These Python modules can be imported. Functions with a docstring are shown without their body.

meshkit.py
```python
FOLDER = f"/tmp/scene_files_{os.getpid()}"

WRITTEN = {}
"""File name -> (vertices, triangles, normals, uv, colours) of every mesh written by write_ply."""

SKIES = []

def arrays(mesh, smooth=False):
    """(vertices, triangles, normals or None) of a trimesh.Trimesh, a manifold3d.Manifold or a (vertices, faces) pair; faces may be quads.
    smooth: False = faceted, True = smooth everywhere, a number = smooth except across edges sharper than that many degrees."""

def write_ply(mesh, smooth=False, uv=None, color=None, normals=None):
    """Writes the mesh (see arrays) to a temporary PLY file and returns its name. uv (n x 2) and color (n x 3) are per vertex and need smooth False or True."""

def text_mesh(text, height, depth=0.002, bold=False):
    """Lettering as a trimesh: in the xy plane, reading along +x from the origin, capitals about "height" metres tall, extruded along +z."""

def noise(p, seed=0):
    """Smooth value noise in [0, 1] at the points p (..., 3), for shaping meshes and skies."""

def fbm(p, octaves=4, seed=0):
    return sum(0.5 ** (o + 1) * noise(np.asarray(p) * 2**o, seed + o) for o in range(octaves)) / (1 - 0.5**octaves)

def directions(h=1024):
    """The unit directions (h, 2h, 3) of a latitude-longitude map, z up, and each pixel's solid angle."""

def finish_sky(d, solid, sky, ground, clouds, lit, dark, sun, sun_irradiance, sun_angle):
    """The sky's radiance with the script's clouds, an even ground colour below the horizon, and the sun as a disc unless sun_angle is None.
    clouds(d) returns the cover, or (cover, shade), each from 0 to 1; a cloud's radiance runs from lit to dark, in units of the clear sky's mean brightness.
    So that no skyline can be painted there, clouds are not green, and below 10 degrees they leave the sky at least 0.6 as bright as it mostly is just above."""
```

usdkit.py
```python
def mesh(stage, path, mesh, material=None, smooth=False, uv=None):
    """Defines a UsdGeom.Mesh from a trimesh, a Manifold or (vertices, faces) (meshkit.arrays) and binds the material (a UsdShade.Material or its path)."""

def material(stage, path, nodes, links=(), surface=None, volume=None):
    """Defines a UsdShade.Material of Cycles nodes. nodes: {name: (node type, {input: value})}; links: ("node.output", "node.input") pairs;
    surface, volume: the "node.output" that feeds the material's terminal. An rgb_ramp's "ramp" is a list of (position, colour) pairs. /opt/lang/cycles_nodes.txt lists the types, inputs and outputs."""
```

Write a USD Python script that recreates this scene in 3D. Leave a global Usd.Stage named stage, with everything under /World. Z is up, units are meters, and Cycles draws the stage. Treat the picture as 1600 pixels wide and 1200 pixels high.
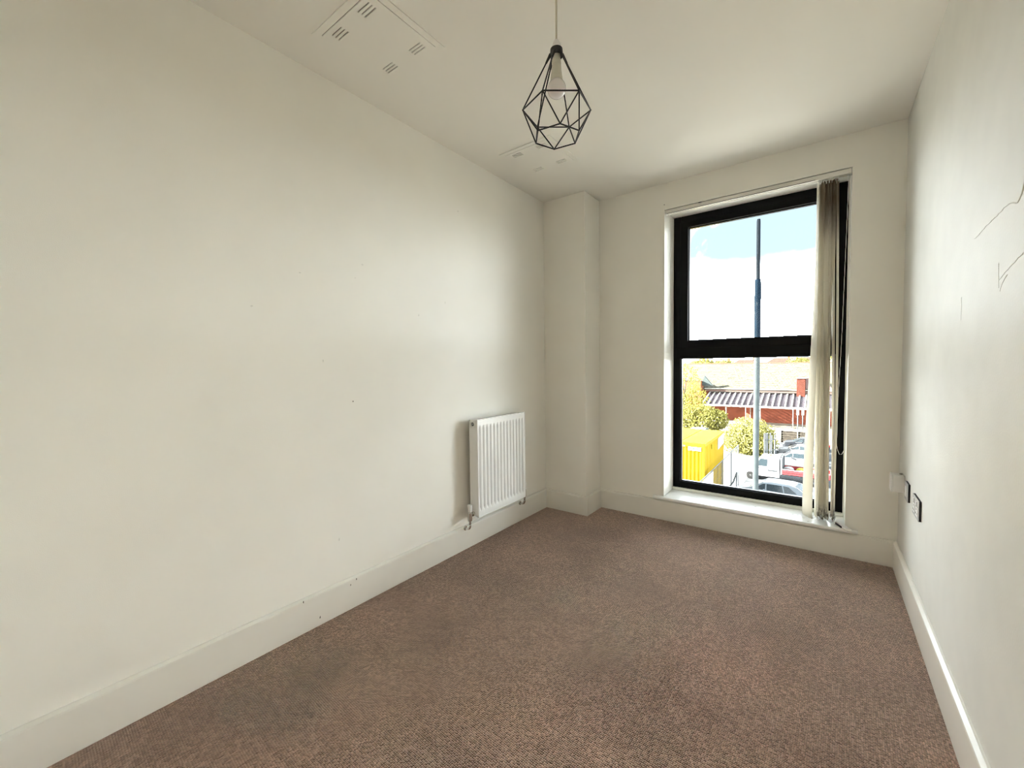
import math
import numpy as np
import trimesh
import manifold3d as m3
import usdkit
import meshkit
from pxr import Usd, UsdGeom, UsdLux, UsdShade, Gf, Sdf

stage = Usd.Stage.CreateInMemory()
UsdGeom.SetStageUpAxis(stage, 'Z')
UsdGeom.SetStageMetersPerUnit(stage, 1.0)
UsdGeom.Xform.Define(stage, '/World')
UsdGeom.Scope.Define(stage, '/World/Looks')
PI = math.pi

# ------------------------------------------------------------------ camera, sky, sun, exposure
CAM = np.array([1.770, -3.0417, 1.1239])
YAW, PITCH, ROLL, FPX = -0.64329, -0.04168, -0.01239, 649.22
EXPOSURE = 1.10
SUN_DIR = np.array([2.5, 1.0, -1.2])           # the way the sunlight travels
SUN_E = 20.0
FILL_LAMP = 62.0                               # added unseen lamp behind the camera that fills the room
CLOUD_SHIFT = (0.0, 0.0, 0.0)

cam = UsdGeom.Camera.Define(stage, '/World/camera')
cam.CreateHorizontalApertureAttr(36.0)
cam.CreateVerticalApertureAttr(27.0)
cam.CreateFocalLengthAttr(36.0 * FPX / 1600)
cam.CreateClippingRangeAttr(Gf.Vec2f(0.02, 2000.0))
cam.CreateExposureAttr(EXPOSURE)
fw = np.array([math.sin(YAW) * math.cos(PITCH), math.cos(YAW) * math.cos(PITCH), math.sin(PITCH)])
rt = np.array([math.cos(YAW), -math.sin(YAW), 0.0])
up = np.cross(rt, fw)
r2, u2 = rt * math.cos(ROLL) + up * math.sin(ROLL), -rt * math.sin(ROLL) + up * math.cos(ROLL)
cam.AddTransformOp().Set(Gf.Matrix4d(*r2, 0, *u2, 0, *(-fw), 0, *CAM, 1))

sky_mat = usdkit.material(stage, '/World/Looks/sky', {
    'tc': ('texture_coordinate', {}),
    'sep': ('separate_xyz', {}),
    'n1': ('noise_texture', {'scale': 3.1, 'detail': 6.0, 'roughness': 0.55, 'distortion': 0.4}),
    'mp': ('mapping', {'location': CLOUD_SHIFT}),
    'haze': ('map_range', {'range_type': 'smoothstep', 'from_min': 0.235, 'from_max': 0.165, 'to_min': 0.0, 'to_max': 1.0, 'clamp': True}),
    'wob': ('math', {'math_type': 'multiply_add', 'value2': -0.16, 'value3': 0.08}),
    'zz': ('math', {'math_type': 'add'}),
    'cl': ('map_range', {'range_type': 'smoothstep', 'from_min': 0.47, 'from_max': 0.60, 'to_min': 0.0, 'to_max': 1.0, 'clamp': True}),
    'cover': ('math', {'math_type': 'maximum'}),
    'blue': ('rgb_ramp', {'ramp': [(0.0, (0.42, 0.50, 0.58)), (0.35, (0.37, 0.48, 0.59)), (1.0, (0.24, 0.39, 0.60))]}),
    'mix': ('mix_color', {'blend_type': 'mix', 'b': (9.6, 10.1, 10.5)}),
    'bg': ('background_shader', {'strength': 1.0}),
}, [('tc.generated', 'sep.vector'), ('tc.generated', 'mp.vector'), ('mp.vector', 'n1.vector'), ('n1.fac', 'wob.value1'), ('sep.z', 'zz.value1'), ('wob.value', 'zz.value2'),
    ('zz.value', 'haze.value'), ('n1.fac', 'cl.value'), ('haze.result', 'cover.value1'), ('cl.result', 'cover.value2'), ('sep.z', 'blue.fac'),
    ('blue.color', 'mix.a'), ('cover.value', 'mix.fac'), ('mix.result', 'bg.color')], surface='bg.background')
dome = UsdLux.DomeLight.Define(stage, '/World/sky_dome')
dome.CreateIntensityAttr(1.0)
UsdShade.MaterialBindingAPI.Apply(dome.GetPrim()).Bind(sky_mat)

sun = UsdLux.DistantLight.Define(stage, '/World/sun')
sun.CreateAngleAttr(0.53)
sun.CreateIntensityAttr(SUN_E / (PI * math.radians(0.53 / 2) ** 2))   # irradiance to radiance of the disc
sun.CreateColorAttr(Gf.Vec3f(1.0, 0.96, 0.88))
sd = SUN_DIR / np.linalg.norm(SUN_DIR)
sun.AddTransformOp().Set(Gf.Matrix4d().SetRotate(Gf.Rotation(Gf.Vec3d(0, 0, -1), Gf.Vec3d(*map(float, sd)))))

# ------------------------------------------------------------------ helpers
_used = {}


def numbered(parent, name):
    k = (parent, name)
    n = _used.get(k, 0)
    _used[k] = n + 1
    return name if n == 0 else f'{name}_{n:03d}'


def tag(prim, label=None, cat=None, group=None, kind=None):
    p = prim.GetPrim() if hasattr(prim, 'GetPrim') else prim
    for k, v in (('label', label), ('category', cat), ('group', group), ('kind', kind)):
        if v:
            p.SetCustomDataByKey(k, v)
    return p


def thing(name, label, cat, group=None, kind=None, loc=None, rotz=0.0):
    x = UsdGeom.Xform.Define(stage, '/World/' + numbered('/World', name))
    if loc is not None:
        x.AddTranslateOp().Set(Gf.Vec3d(*map(float, loc)))
        if rotz:
            x.AddRotateZOp().Set(math.degrees(rotz))
    return tag(x, label, cat, group, kind)


def obj(name, mesh, mat, parent=None, smooth=False, label=None, cat=None, group=None, kind=None):
    pp = '/World' if parent is None else str(parent.GetPath())
    if isinstance(mesh, list):
        mesh = trimesh.util.concatenate([tm(x) for x in mesh])
    m = usdkit.mesh(stage, pp + '/' + numbered(pp, name), mesh, mat, smooth=smooth)
    return tag(m, label, cat, group, kind)


def copy_of(src, name, label, loc, rotz=0.0, group=None):
    was = src.GetCustomData()
    r = thing(name, label, was['category'], group or was.get('group'), was.get('kind'), loc, rotz)
    r.GetReferences().AddInternalReference(src.GetPath())
    r.SetInstanceable(True)
    return r


def tm(m):
    if isinstance(m, trimesh.Trimesh):
        return m
    v, f, _ = meshkit.arrays(m)
    return trimesh.Trimesh(v, f, process=False)


def bx(x0, x1, y0, y1, z0, z1):
    m = trimesh.creation.box([abs(x1 - x0), abs(y1 - y0), abs(z1 - z0)])
    m.apply_translation([(x0 + x1) / 2, (y0 + y1) / 2, (z0 + z1) / 2])
    return m


def rb(x0, x1, y0, y1, z0, z1, b=0.003):
    """Box with chamfered edges."""
    b = min(b, 0.45 * min(x1 - x0, y1 - y0, z1 - z0))
    pts = []
    for x, sx in ((x0, 1), (x1, -1)):
        for y, sy in ((y0, 1), (y1, -1)):
            for z, sz in ((z0, 1), (z1, -1)):
                pts += [(x, y + sy * b, z + sz * b), (x + sx * b, y, z + sz * b), (x + sx * b, y + sy * b, z)]
    return trimesh.convex.convex_hull(np.array(pts))


def mbox(x0, x1, y0, y1, z0, z1):
    return m3.Manifold.cube([x1 - x0, y1 - y0, z1 - z0]).translate([x0, y0, z0])


def tube(pts, r, n=8):
    """Closed tube along a polyline."""
    p = np.asarray(pts, float)
    t = np.gradient(p, axis=0)
    t /= np.linalg.norm(t, axis=1, keepdims=True)
    ref = np.array([0, 0, 1.0]) if abs(t[:, 2]).mean() < 0.8 else np.array([1.0, 0, 0])
    a = np.cross(t, ref)
    a /= np.linalg.norm(a, axis=1, keepdims=True)
    b = np.cross(t, a)
    ang = np.arange(n) * 2 * PI / n
    rr = np.broadcast_to(r, (len(p),))
    v = (p[:, None] + rr[:, None, None] * (np.cos(ang)[None, :, None] * a[:, None] + np.sin(ang)[None, :, None] * b[:, None])).reshape(-1, 3)
    f = []
    for i in range(len(p) - 1):
        for j in range(n):
            k = (j + 1) % n
            f += [(i * n + j, i * n + k, (i + 1) * n + k), (i * n + j, (i + 1) * n + k, (i + 1) * n + j)]
    c0, c1 = len(v), len(v) + 1
    v = np.vstack([v, p[0], p[-1]])
    for j in range(n):
        k = (j + 1) % n
        f += [(c0, k, j), (c1, (len(p) - 1) * n + j, (len(p) - 1) * n + k)]
    m = trimesh.Trimesh(v, np.array(f), process=False)
    m.fix_normals()
    return m


def spline(pts, n=60):
    from scipy.interpolate import CubicSpline
    p = np.asarray(pts, float)
    s = np.r_[0, np.cumsum(np.linalg.norm(np.diff(p, axis=0), axis=1))]
    return CubicSpline(s, p)(np.linspace(0, s[-1], n))


def lathe(profile, n=32, loc=(0, 0, 0)):
    m = trimesh.creation.revolve(np.asarray(profile, float), sections=n)
    m.apply_translation(loc)
    return m


def cyl(a, b, r, n=16, r1=None):
    return tube([a, b], [r, r if r1 is None else r1], n)


def prism(poly, h, axis='y', at=0.0):
    """Polygon extruded by h. axis y: polygon is (x, z); axis x: polygon is (y, z); axis z: (x, y)."""
    c = m3.CrossSection([np.asarray(poly, float)], m3.FillRule.NonZero)
    m = c.extrude(h)
    if axis == 'y':
        m = m.rotate([90, 0, 0]).translate([0, at + h, 0])
    elif axis == 'x':
        m = m.rotate([90, 0, 90]).translate([at, 0, 0])
    else:
        m = m.translate([0, 0, at])
    return m


_mats = {}


def mat(name, color, rough=0.5, metal=0.0, spec=0.5, var=0.0, vscale=6.0, bump=0.0, bscale=200.0, bdist=0.001, coat=0.0, coord='geometry.position', ramp=None, trans=0.0):
    """A principled material with noise variation of tone and fine relief."""
    if name in _mats:
        return _mats[name]
    N = {'p': ('principled_bsdf', {'base_color': color, 'roughness': rough, 'metallic': metal, 'specular_ior_level': spec, 'coat_weight': coat, 'transmission_weight': trans}), 'geometry': ('geometry', {})}
    L = []
    if var or ramp:
        c = np.array(color)
        N['n'] = ('noise_texture', {'scale': vscale, 'detail': 2.0, 'roughness': 0.6})
        N['r'] = ('rgb_ramp', {'ramp': ramp or [(0.3, tuple(c * (1 - var))), (0.7, tuple(np.minimum(c * (1 + var), 1)))]})
        L += [(coord, 'n.vector'), ('n.fac', 'r.fac'), ('r.color', 'p.base_color')]
    if bump:
        N['bn'] = ('noise_texture', {'scale': bscale, 'detail': 0.0})
        N['b'] = ('bump', {'strength': bump, 'distance': bdist})
        L += [(coord, 'bn.vector'), ('bn.fac', 'b.height'), ('b.normal', 'p.normal')]
    _mats[name] = usdkit.material(stage, '/World/Looks/' + name, N, L, surface='p.BSDF')
    return _mats[name]


WALLC = (0.905, 0.885, 0.81)
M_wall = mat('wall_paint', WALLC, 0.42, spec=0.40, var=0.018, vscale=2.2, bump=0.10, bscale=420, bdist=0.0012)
M_wallr = mat('wall_paint_dimmed', (0.75, 0.737, 0.68), 0.6, spec=0.15, var=0.03, vscale=5.0, bump=0.12, bscale=160, bdist=0.0014)  # same paint as the other walls, darkened to offset the strong window light
M_ceil = mat('ceiling_paint', (0.915, 0.895, 0.825), 0.6, spec=0.25, var=0.012, vscale=2.0)
M_trim = mat('trim_gloss', (0.84, 0.82, 0.75), 0.28, spec=0.45, var=0.01, vscale=8, bump=0.03, bscale=60, bdist=0.001)
M_white = mat('white_plastic', (0.84, 0.83, 0.80), 0.32)
M_enamel = mat('white_enamel', (0.92, 0.93, 0.91), 0.22, coat=0.2)
M_black = mat('black_powder_coat', (0.002, 0.0023, 0.003), 0.40, spec=0.10)
M_wire = mat('black_wire', (0.010, 0.010, 0.013), 0.4)
M_steel = mat('brushed_steel', (0.55, 0.55, 0.55), 0.32, metal=1.0, bump=0.05, bscale=300)
M_chrome = mat('chrome', (0.70, 0.68, 0.64), 0.14, metal=1.0)
M_dark = mat('dark_gap', (0.02, 0.02, 0.02), 0.7)
M_scuff = mat('scuff', (0.22, 0.20, 0.17), 0.7)

# carpet: loop pile in rows
M_carpet = usdkit.material(stage, '/World/Looks/carpet_loops', {
    'g': ('geometry', {}),
    'map': ('mapping', {'rotation': (0, 0, 0.05), 'scale': (1.0, 0.88, 0.0)}),
    'v': ('voronoi_texture', {'dimensions': '2D', 'feature': 'f1', 'scale': 185.0, 'randomness': 0.32}),
    'bw': ('separate_color', {}),
    'n': ('noise_texture', {'dimensions': '2D', 'scale': 2.6, 'detail': 3.0, 'roughness': 0.6}),
    'n2': ('noise_texture', {'dimensions': '2D', 'scale': 26.0, 'detail': 2.0, 'roughness': 0.6}),
    'rc': ('rgb_ramp', {'ramp': [(0.0, (0.19, 0.106, 0.070)), (0.5, (0.43, 0.268, 0.190)), (1.0, (0.70, 0.48, 0.365))]}),
    'rn': ('rgb_ramp', {'ramp': [(0.30, (0.76, 0.75, 0.74)), (0.5, (1.0, 1.0, 1.0)), (0.70, (1.16, 1.15, 1.14))]}),
    'rn2': ('rgb_ramp', {'ramp': [(0.3, (0.86, 0.85, 0.84)), (0.7, (1.12, 1.13, 1.13))]}),
    'm1': ('mix_color', {'blend_type': 'multiply', 'fac': 1.0}),
    'm2': ('mix_color', {'blend_type': 'multiply', 'fac': 1.0}),
    'gap_shade': ('map_range', {'range_type': 'smoothstep', 'from_min': 0.42, 'from_max': 0.68, 'to_min': 0.0, 'to_max': 0.85, 'clamp': True}),
    'm3': ('mix_color', {'b': (0.045, 0.024, 0.015)}),      # shade between the loops, painted into the colour
    'inv': ('math', {'math_type': 'multiply', 'value2': -1.0}),
    'b': ('bump', {'strength': 1.0, 'distance': 0.008}),
    'p': ('principled_bsdf', {'roughness': 0.95, 'specular_ior_level': 0.1, 'sheen_weight': 0.9, 'sheen_roughness': 0.40, 'sheen_tint': (1.0, 0.82, 0.72)}),
}, [('g.position', 'map.vector'), ('map.vector', 'v.vector'), ('v.color', 'bw.color'), ('bw.r', 'rc.fac'),
    ('g.position', 'n.vector'), ('g.position', 'n2.vector'), ('n.fac', 'rn.fac'), ('n2.fac', 'rn2.fac'), ('rc.color', 'm1.a'), ('rn.color', 'm1.b'),
    ('m1.result', 'm2.a'), ('rn2.color', 'm2.b'), ('v.distance', 'gap_shade.value'), ('gap_shade.result', 'm3.fac'), ('m2.result', 'm3.a'), ('m3.result', 'p.base_color'), ('v.distance', 'inv.value1'), ('inv.value', 'b.height'), ('b.normal', 'p.normal')], surface='p.BSDF')

M_pane = usdkit.material(stage, '/World/Looks/window_glass', {
    'f': ('fresnel', {'IOR': 1.18}), 't': ('transparent_bsdf', {'color': (0.97, 0.985, 0.98)}), 'g': ('glossy_bsdf', {'color': (1, 1, 1), 'roughness': 0.0}), 'm': ('mix_closure', {}),
}, [('f.fac', 'm.fac'), ('t.BSDF', 'm.closure1'), ('g.BSDF', 'm.closure2')], surface='m.closure')

# ------------------------------------------------------------------ room shell
W, H, L0 = 2.107, 2.40, -3.40          # width, height, y of the wall behind the camera
CW, CD = 0.357, 0.245                  # boxed-in corner pier
WX0, WX1, WZ0, WZ1 = 0.855, 1.884, 0.148, 2.2165
TH = 0.32


def struct(name, mesh, m, label, cat, smooth=False):
    return obj(name, mesh, m, None, smooth, label, cat, None, 'structure')


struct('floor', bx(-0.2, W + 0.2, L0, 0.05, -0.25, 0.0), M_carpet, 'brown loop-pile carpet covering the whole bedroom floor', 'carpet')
struct('ceiling', bx(-0.2, W + 0.2, L0 - 0.12, TH, H, H + 0.25), M_ceil, 'off-white painted plaster ceiling of the room', 'ceiling')
wl = struct('wall_left', bx(-0.2, 0.0, L0 - 0.12, 0.0, -0.25, H), M_wall, 'long cream painted wall carrying the radiator', 'wall')
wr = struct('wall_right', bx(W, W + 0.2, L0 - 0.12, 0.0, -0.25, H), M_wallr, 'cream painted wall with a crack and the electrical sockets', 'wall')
DX0, DX1, DZ = 0.86, 1.70, 2.06        # doorway added behind the camera to let the fill light in
struct('wall_front', mbox(0.0, W, L0 - 0.12, L0, -0.25, H) - mbox(DX0, DX1, L0 - 1, L0 + 1, 0.0, DZ), M_wall, 'cream painted wall behind the camera with an added doorway for fill light', 'wall')
dw = thing('added_door_1', 'white painted door lining around the added doorway behind the camera', 'doorway', kind='structure')
for x0, x1, z0, z1 in ((DX0, DX0 + 0.03, 0, DZ), (DX1 - 0.03, DX1, 0, DZ), (DX0, DX1, DZ - 0.03, DZ)):
    obj('door_lining', rb(x0, x1, L0 - 0.125, L0 + 0.005, z0, z1, 0.002), M_trim, dw)
for x0, x1, z0, z1 in ((DX0 - 0.06, DX0 + 0.005, 0, DZ + 0.06), (DX1 - 0.005, DX1 + 0.06, 0, DZ + 0.06), (DX0, DX1, DZ - 0.005, DZ + 0.06)):
    obj('architrave', rb(x0, x1, L0, L0 + 0.016, z0, z1, 0.004), M_trim, dw)
HY = L0 - 0.12 - 1.25  # unseen hallway added so that its lamp can brighten the room
struct('floor_added_hall', bx(-0.2, W + 0.2, HY - 0.1, L0 - 0.0, -0.25, 0.0), M_carpet, 'brown carpet of the added hallway behind the doorway', 'carpet')
struct('ceiling_added_hall', bx(-0.2, W + 0.2, HY - 0.1, L0 - 0.12, H, H + 0.25), M_ceil, 'white ceiling of the added hallway', 'ceiling')
struct('wall_added_hall', [bx(-0.2, W + 0.2, HY - 0.1, HY, -0.25, H + 0.2), bx(-0.2, 0.0, HY, L0 - 0.1, -0.25, H + 0.2), bx(W, W + 0.2, HY, L0 - 0.1, -0.25, H + 0.2)], M_wall, 'cream walls of the added hallway behind the doorway', 'wall')
hl = thing('added_fill_light', 'round unseen lamp added in the hallway to fill the room with light', 'ceiling light', loc=(0.23, L0 - 0.35, H))  # added lamp out of view, fills the room from behind
obj('light_base', lathe([(0, -0.001), (0.20, -0.001), (0.20, -0.03), (0.19, -0.035), (0, -0.035)], 32), M_white, hl, smooth=40)
M_glow = usdkit.material(stage, '/World/Looks/fill_diffuser', {'e': ('emission', {'color': (1.0, 0.91, 0.76), 'strength': FILL_LAMP})}, [], surface='e.emission')
obj('diffuser', lathe([(0, -0.036), (0.18, -0.036), (0.18, -0.05), (0.16, -0.075), (0.10, -0.09), (0, -0.095)], 32), M_glow, hl, smooth=40)
wb = mbox(-0.2, W + 0.2, 0.0, TH, -0.25, H) - mbox(WX0, WX1, -0.1, TH + 0.1, WZ0, WZ1)
struct('wall_back', wb, M_wall, 'cream painted end wall with the tall window opening', 'wall')
struct('column', rb(0.0, CW, -CD, 0.0, 0.0, H, 0.002), M_wall, 'narrow cream boxed-in pier in the corner between radiator and window', 'pier')

# skirting boards
SK = [(0, 0), (0.018, 0), (0.018, 0.132), (0.0165, 0.137), (0.006, 0.1435), (0, 0.1445)]


def skirting(a, b, normal, ext0=0.0, ext1=0.0):
    """Skirting profile swept from a to b (xy); normal points into the room."""
    a, b, n = np.array(a, float), np.array(b, float), np.array(normal, float)
    d = (b - a) / np.linalg.norm(b - a)
    v = []
    for p, e in ((a, -ext0), (b, ext1)):        # mitred ends
        for t, z in SK:
            v.append((*(p + n * t + d * t * e), z))
    k = len(SK)
    f = []
    for i in range(k):
        j = (i + 1) % k
        f += [(i, j, k + j), (i, k + j, k + i)]
    for i in range(1, k - 1):
        f += [(0, i, i + 1), (k, k + i + 1, k + i)]
    m = trimesh.Trimesh(np.array(v), np.array(f), process=False)
    m.fix_normals()
    return m


struct('baseboard_left', skirting((0, L0), (0, -CD), (1, 0)), M_trim, 'white painted skirting board along the radiator wall', 'skirting board')
struct('baseboard_right', skirting((W, L0), (W, 0), (-1, 0)), M_trim, 'white painted skirting board along the socket wall', 'skirting board')
struct('baseboard_back', skirting((CW, 0), (W, 0), (0, -1)), M_trim, 'white painted skirting board below the window', 'skirting board')
pier_sk = struct('baseboard_column', [skirting((0, -CD), (CW, -CD), (0, -1), 0, 1), skirting((CW, -CD), (CW, 0), (1, 0), 1, 0)], M_trim, 'white painted skirting wrapped around the corner pier', 'skirting board')

# the window sill with its rounded nosing and horns
nose = [(-0.034, 0.159)] + [(-0.024 + 0.011 * math.cos(t), 0.1595 + 0.011 * math.sin(t)) for t in np.linspace(PI * 0.95, PI / 2, 6)] + [(0.0, 0.1705), (0.0, 0.1485)] + [(-0.024 + 0.011 * math.cos(t), 0.1595 + 0.011 * math.sin(t)) for t in np.linspace(PI * 1.5, PI * 1.05, 5)]
sill = [tm(prism(nose, 1.940 - 0.786, 'x', 0.786)), bx(WX0, WX1, -0.001, 0.215, 0.1485, 0.1705)]
M_sill = mat('sill_gloss', (0.86, 0.86, 0.83), 0.25, spec=0.5, var=0.03, vscale=14, bump=0.03, bscale=40)
struct('trim_1', sill, M_sill, 'white gloss painted window sill board with rounded front edge', 'window sill')

# scuffs and cracks that belong to the walls


def fleck(parent, c, u, v, su, sv, name='scuff_mark', m=None, seed=0, n=8):
    """A small irregular mark lying on a surface: centre c, in-plane axes u and v."""
    rng = np.random.default_rng(seed)
    c, u, v = map(lambda q: np.array(q, float), (c, u, v))
    nrm = np.cross(u, v)
    a = np.arange(n) * 2 * PI / n
    k = 0.6 + 0.5 * rng.random(n)
    ring = c + np.outer(np.cos(a) * k * su, u) + np.outer(np.sin(a) * k * sv, v)
    pts = np.vstack([ring, ring + nrm * 0.0004])
    return obj(name, trimesh.convex.convex_hull(pts), m or M_scuff, parent)


for i, (y, z, su, sv) in enumerate([(-1.86, 1.62, .006, .004), (-2.07, 1.16, .004, .007), (-1.52, 1.41, .005, .007), (-1.32, 1.50, .004, .008), (-2.16, 1.53, .006, .003),
                                    (-2.35, 1.37, .006, .004), (-1.20, 2.06, .005, .006), (-2.02, 0.34, .004, .008), (-1.90, 1.55, .003, .003)]):
    fleck(wl, (0, y, z), (0, 1, 0), (0, 0, 1), su, sv, seed=i, m=mat('scuff_faint', (0.77, 0.75, 0.68), 0.6))
fleck(wl, (0.0, -1.93, 0.97), (0, 1, 0), (0, 0, 1), .003, .004, seed=41)
fleck(stage.GetPrimAtPath('/World/wall_back'), (0.853, 0.0, 2.253), (1, 0, 0), (0, 0, 1), .004, .004, 'nail_hole', seed=55)
# the raised crack on the right-hand wall


def ridge(parent, pts, r, name):
    p = spline(pts, 40)
    rng = np.random.default_rng(len(pts))
    p[1:-1] += rng.normal(0, 0.0008, p[1:-1].shape) * [0, 1, 1]
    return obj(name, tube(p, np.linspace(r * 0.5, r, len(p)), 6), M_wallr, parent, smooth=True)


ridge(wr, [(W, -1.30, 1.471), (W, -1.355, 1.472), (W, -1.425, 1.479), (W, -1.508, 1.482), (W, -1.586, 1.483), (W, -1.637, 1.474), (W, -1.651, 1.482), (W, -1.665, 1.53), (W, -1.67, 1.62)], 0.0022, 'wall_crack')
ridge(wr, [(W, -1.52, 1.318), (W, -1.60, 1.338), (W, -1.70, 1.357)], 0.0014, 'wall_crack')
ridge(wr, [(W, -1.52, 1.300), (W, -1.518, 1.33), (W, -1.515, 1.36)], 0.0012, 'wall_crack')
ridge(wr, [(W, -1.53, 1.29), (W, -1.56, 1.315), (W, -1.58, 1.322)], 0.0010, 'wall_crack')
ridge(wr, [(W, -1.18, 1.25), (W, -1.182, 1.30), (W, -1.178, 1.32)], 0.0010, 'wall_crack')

# ------------------------------------------------------------------ the window
win = thing('window_1', 'tall black framed window with a large upper and lower pane', 'window', kind='structure')
FY0, FY1 = 0.2204, 0.295
FX0, FX1, FZ0, FZ1 = WX0, WX1, 0.190, WZ1
TZ0, TZ1 = 1.172, 1.246               # transom
obj('frame_jamb', rb(FX0, FX0 + 0.055, FY0, FY1, FZ0, FZ1, 0.004), M_black, win)
obj('frame_jamb', rb(FX1 - 0.055, FX1, FY0, FY1, FZ0, FZ1, 0.004), M_black, win)
obj('frame_head', rb(FX0 + 0.054, FX1 - 0.054, FY0, FY1, FZ1 - 0.05, FZ1, 0.004), M_black, win)
obj('frame_sill_rail', rb(FX0 + 0.054, FX1 - 0.054, FY0, FY1, FZ0, FZ0 + 0.050, 0.004), M_black, win)
obj('transom', rb(FX0 + 0.02, FX1 - 0.02, FY0 - 0.004, FY1, TZ0, TZ1, 0.004), M_black, win)
# opening sash in the upper light
sx0, sx1, sz0, sz1 = FX0 + 0.050, FX1 - 0.050, TZ1 - 0.004, FZ1 - 0.045
sash = obj('sash', [rb(sx0, sx0 + 0.056, FY0 - 0.008, FY1 - 0.02, sz0, sz1, 0.004), rb(sx1 - 0.056, sx1, FY0 - 0.008, FY1 - 0.02, sz0, sz1, 0.004),
                    rb(sx0 + 0.05, sx1 - 0.05, FY0 - 0.008, FY1 - 0.02, sz0, sz0 + 0.056, 0.004), rb(sx0 + 0.05, sx1 - 0.05, FY0 - 0.008, FY1 - 0.02, sz1 - 0.042, sz1, 0.004)], M_black, win)
M_bead = mat('black_glazing_bead', (0.004, 0.005, 0.005), 0.25, spec=0.25)


def beads(parent, x0, x1, z0, z1, w=0.006, y0=0.236, y1=0.262):
    for b in ((x0, x0 + w, z0, z1), (x1 - w, x1, z0, z1), (x0 + w, x1 - w, z0, z0 + w), (x0 + w, x1 - w, z1 - w, z1)):
        obj('glazing_bead', rb(b[0], b[1], y0, y1, b[2], b[3], 0.002), M_bead, parent)


ux0, ux1, uz0, uz1 = sx0 + 0.056, sx1 - 0.056, sz0 + 0.056, sz1 - 0.042
beads(sash, ux0, ux1, uz0, uz1)
obj('pane', bx(ux0, ux1, 0.250, 0.256, uz0, uz1), M_pane, sash)
lx0, lx1, lz0, lz1 = FX0 + 0.055, FX1 - 0.055, FZ0 + 0.050, TZ0
beads(win, lx0, lx1, lz0, lz1)
obj('pane', bx(lx0, lx1, 0.250, 0.256, lz0, lz1), M_pane, win)
obj('sealant_strip', rb(WX0, WX1, 0.205, 0.232, 0.1705, 0.191, 0.003), M_trim, win, label='white upstand strip between frame and sill')
obj('sealant_strip', rb(WX0, WX0 + 0.004, 0.205, 0.222, 0.19, WZ1, 0.001), M_trim, win)
obj('sealant_strip', rb(WX1 - 0.007, WX1, 0.19, 0.222, 0.19, WZ1, 0.001), M_trim, win)

# ------------------------------------------------------------------ vertical blind
blind = thing('vertical_blind', 'dirty white vertical blind drawn to one side of the window', 'window blind')
hr = m3.Manifold.batch_boolean([mbox(0.862, 1.878, 0.006, 0.046, 2.186, 2.2125), mbox(0.87, 1.87, 0.021, 0.031, 2.18, 2.195)], m3.OpType.Subtract)
obj('head_rail', hr, M_trim, blind)
obj('rail_groove_shade', rb(0.868, 1.715, 0.0052, 0.0065, 2.1885, 2.1908, 0.0003), M_dark, blind, label='dark strip along the head rail with the groove shade in its colour')  # thin strip painted as the shade in the rail groove
obj('head_rail_end_cap', rb(0.857, 0.862, 0.004, 0.048, 2.184, 2.2140), M_white, blind)
obj('head_rail_end_cap', rb(1.878, 1.8835, 0.004, 0.048, 2.184, 2.2140), M_white, blind)
obj('mounting_clip', rb(1.078, 1.096, 0.002, 0.030, 2.2120, 2.2165, 0.001), M_dark, blind, label='dark clip above the head rail')
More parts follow.
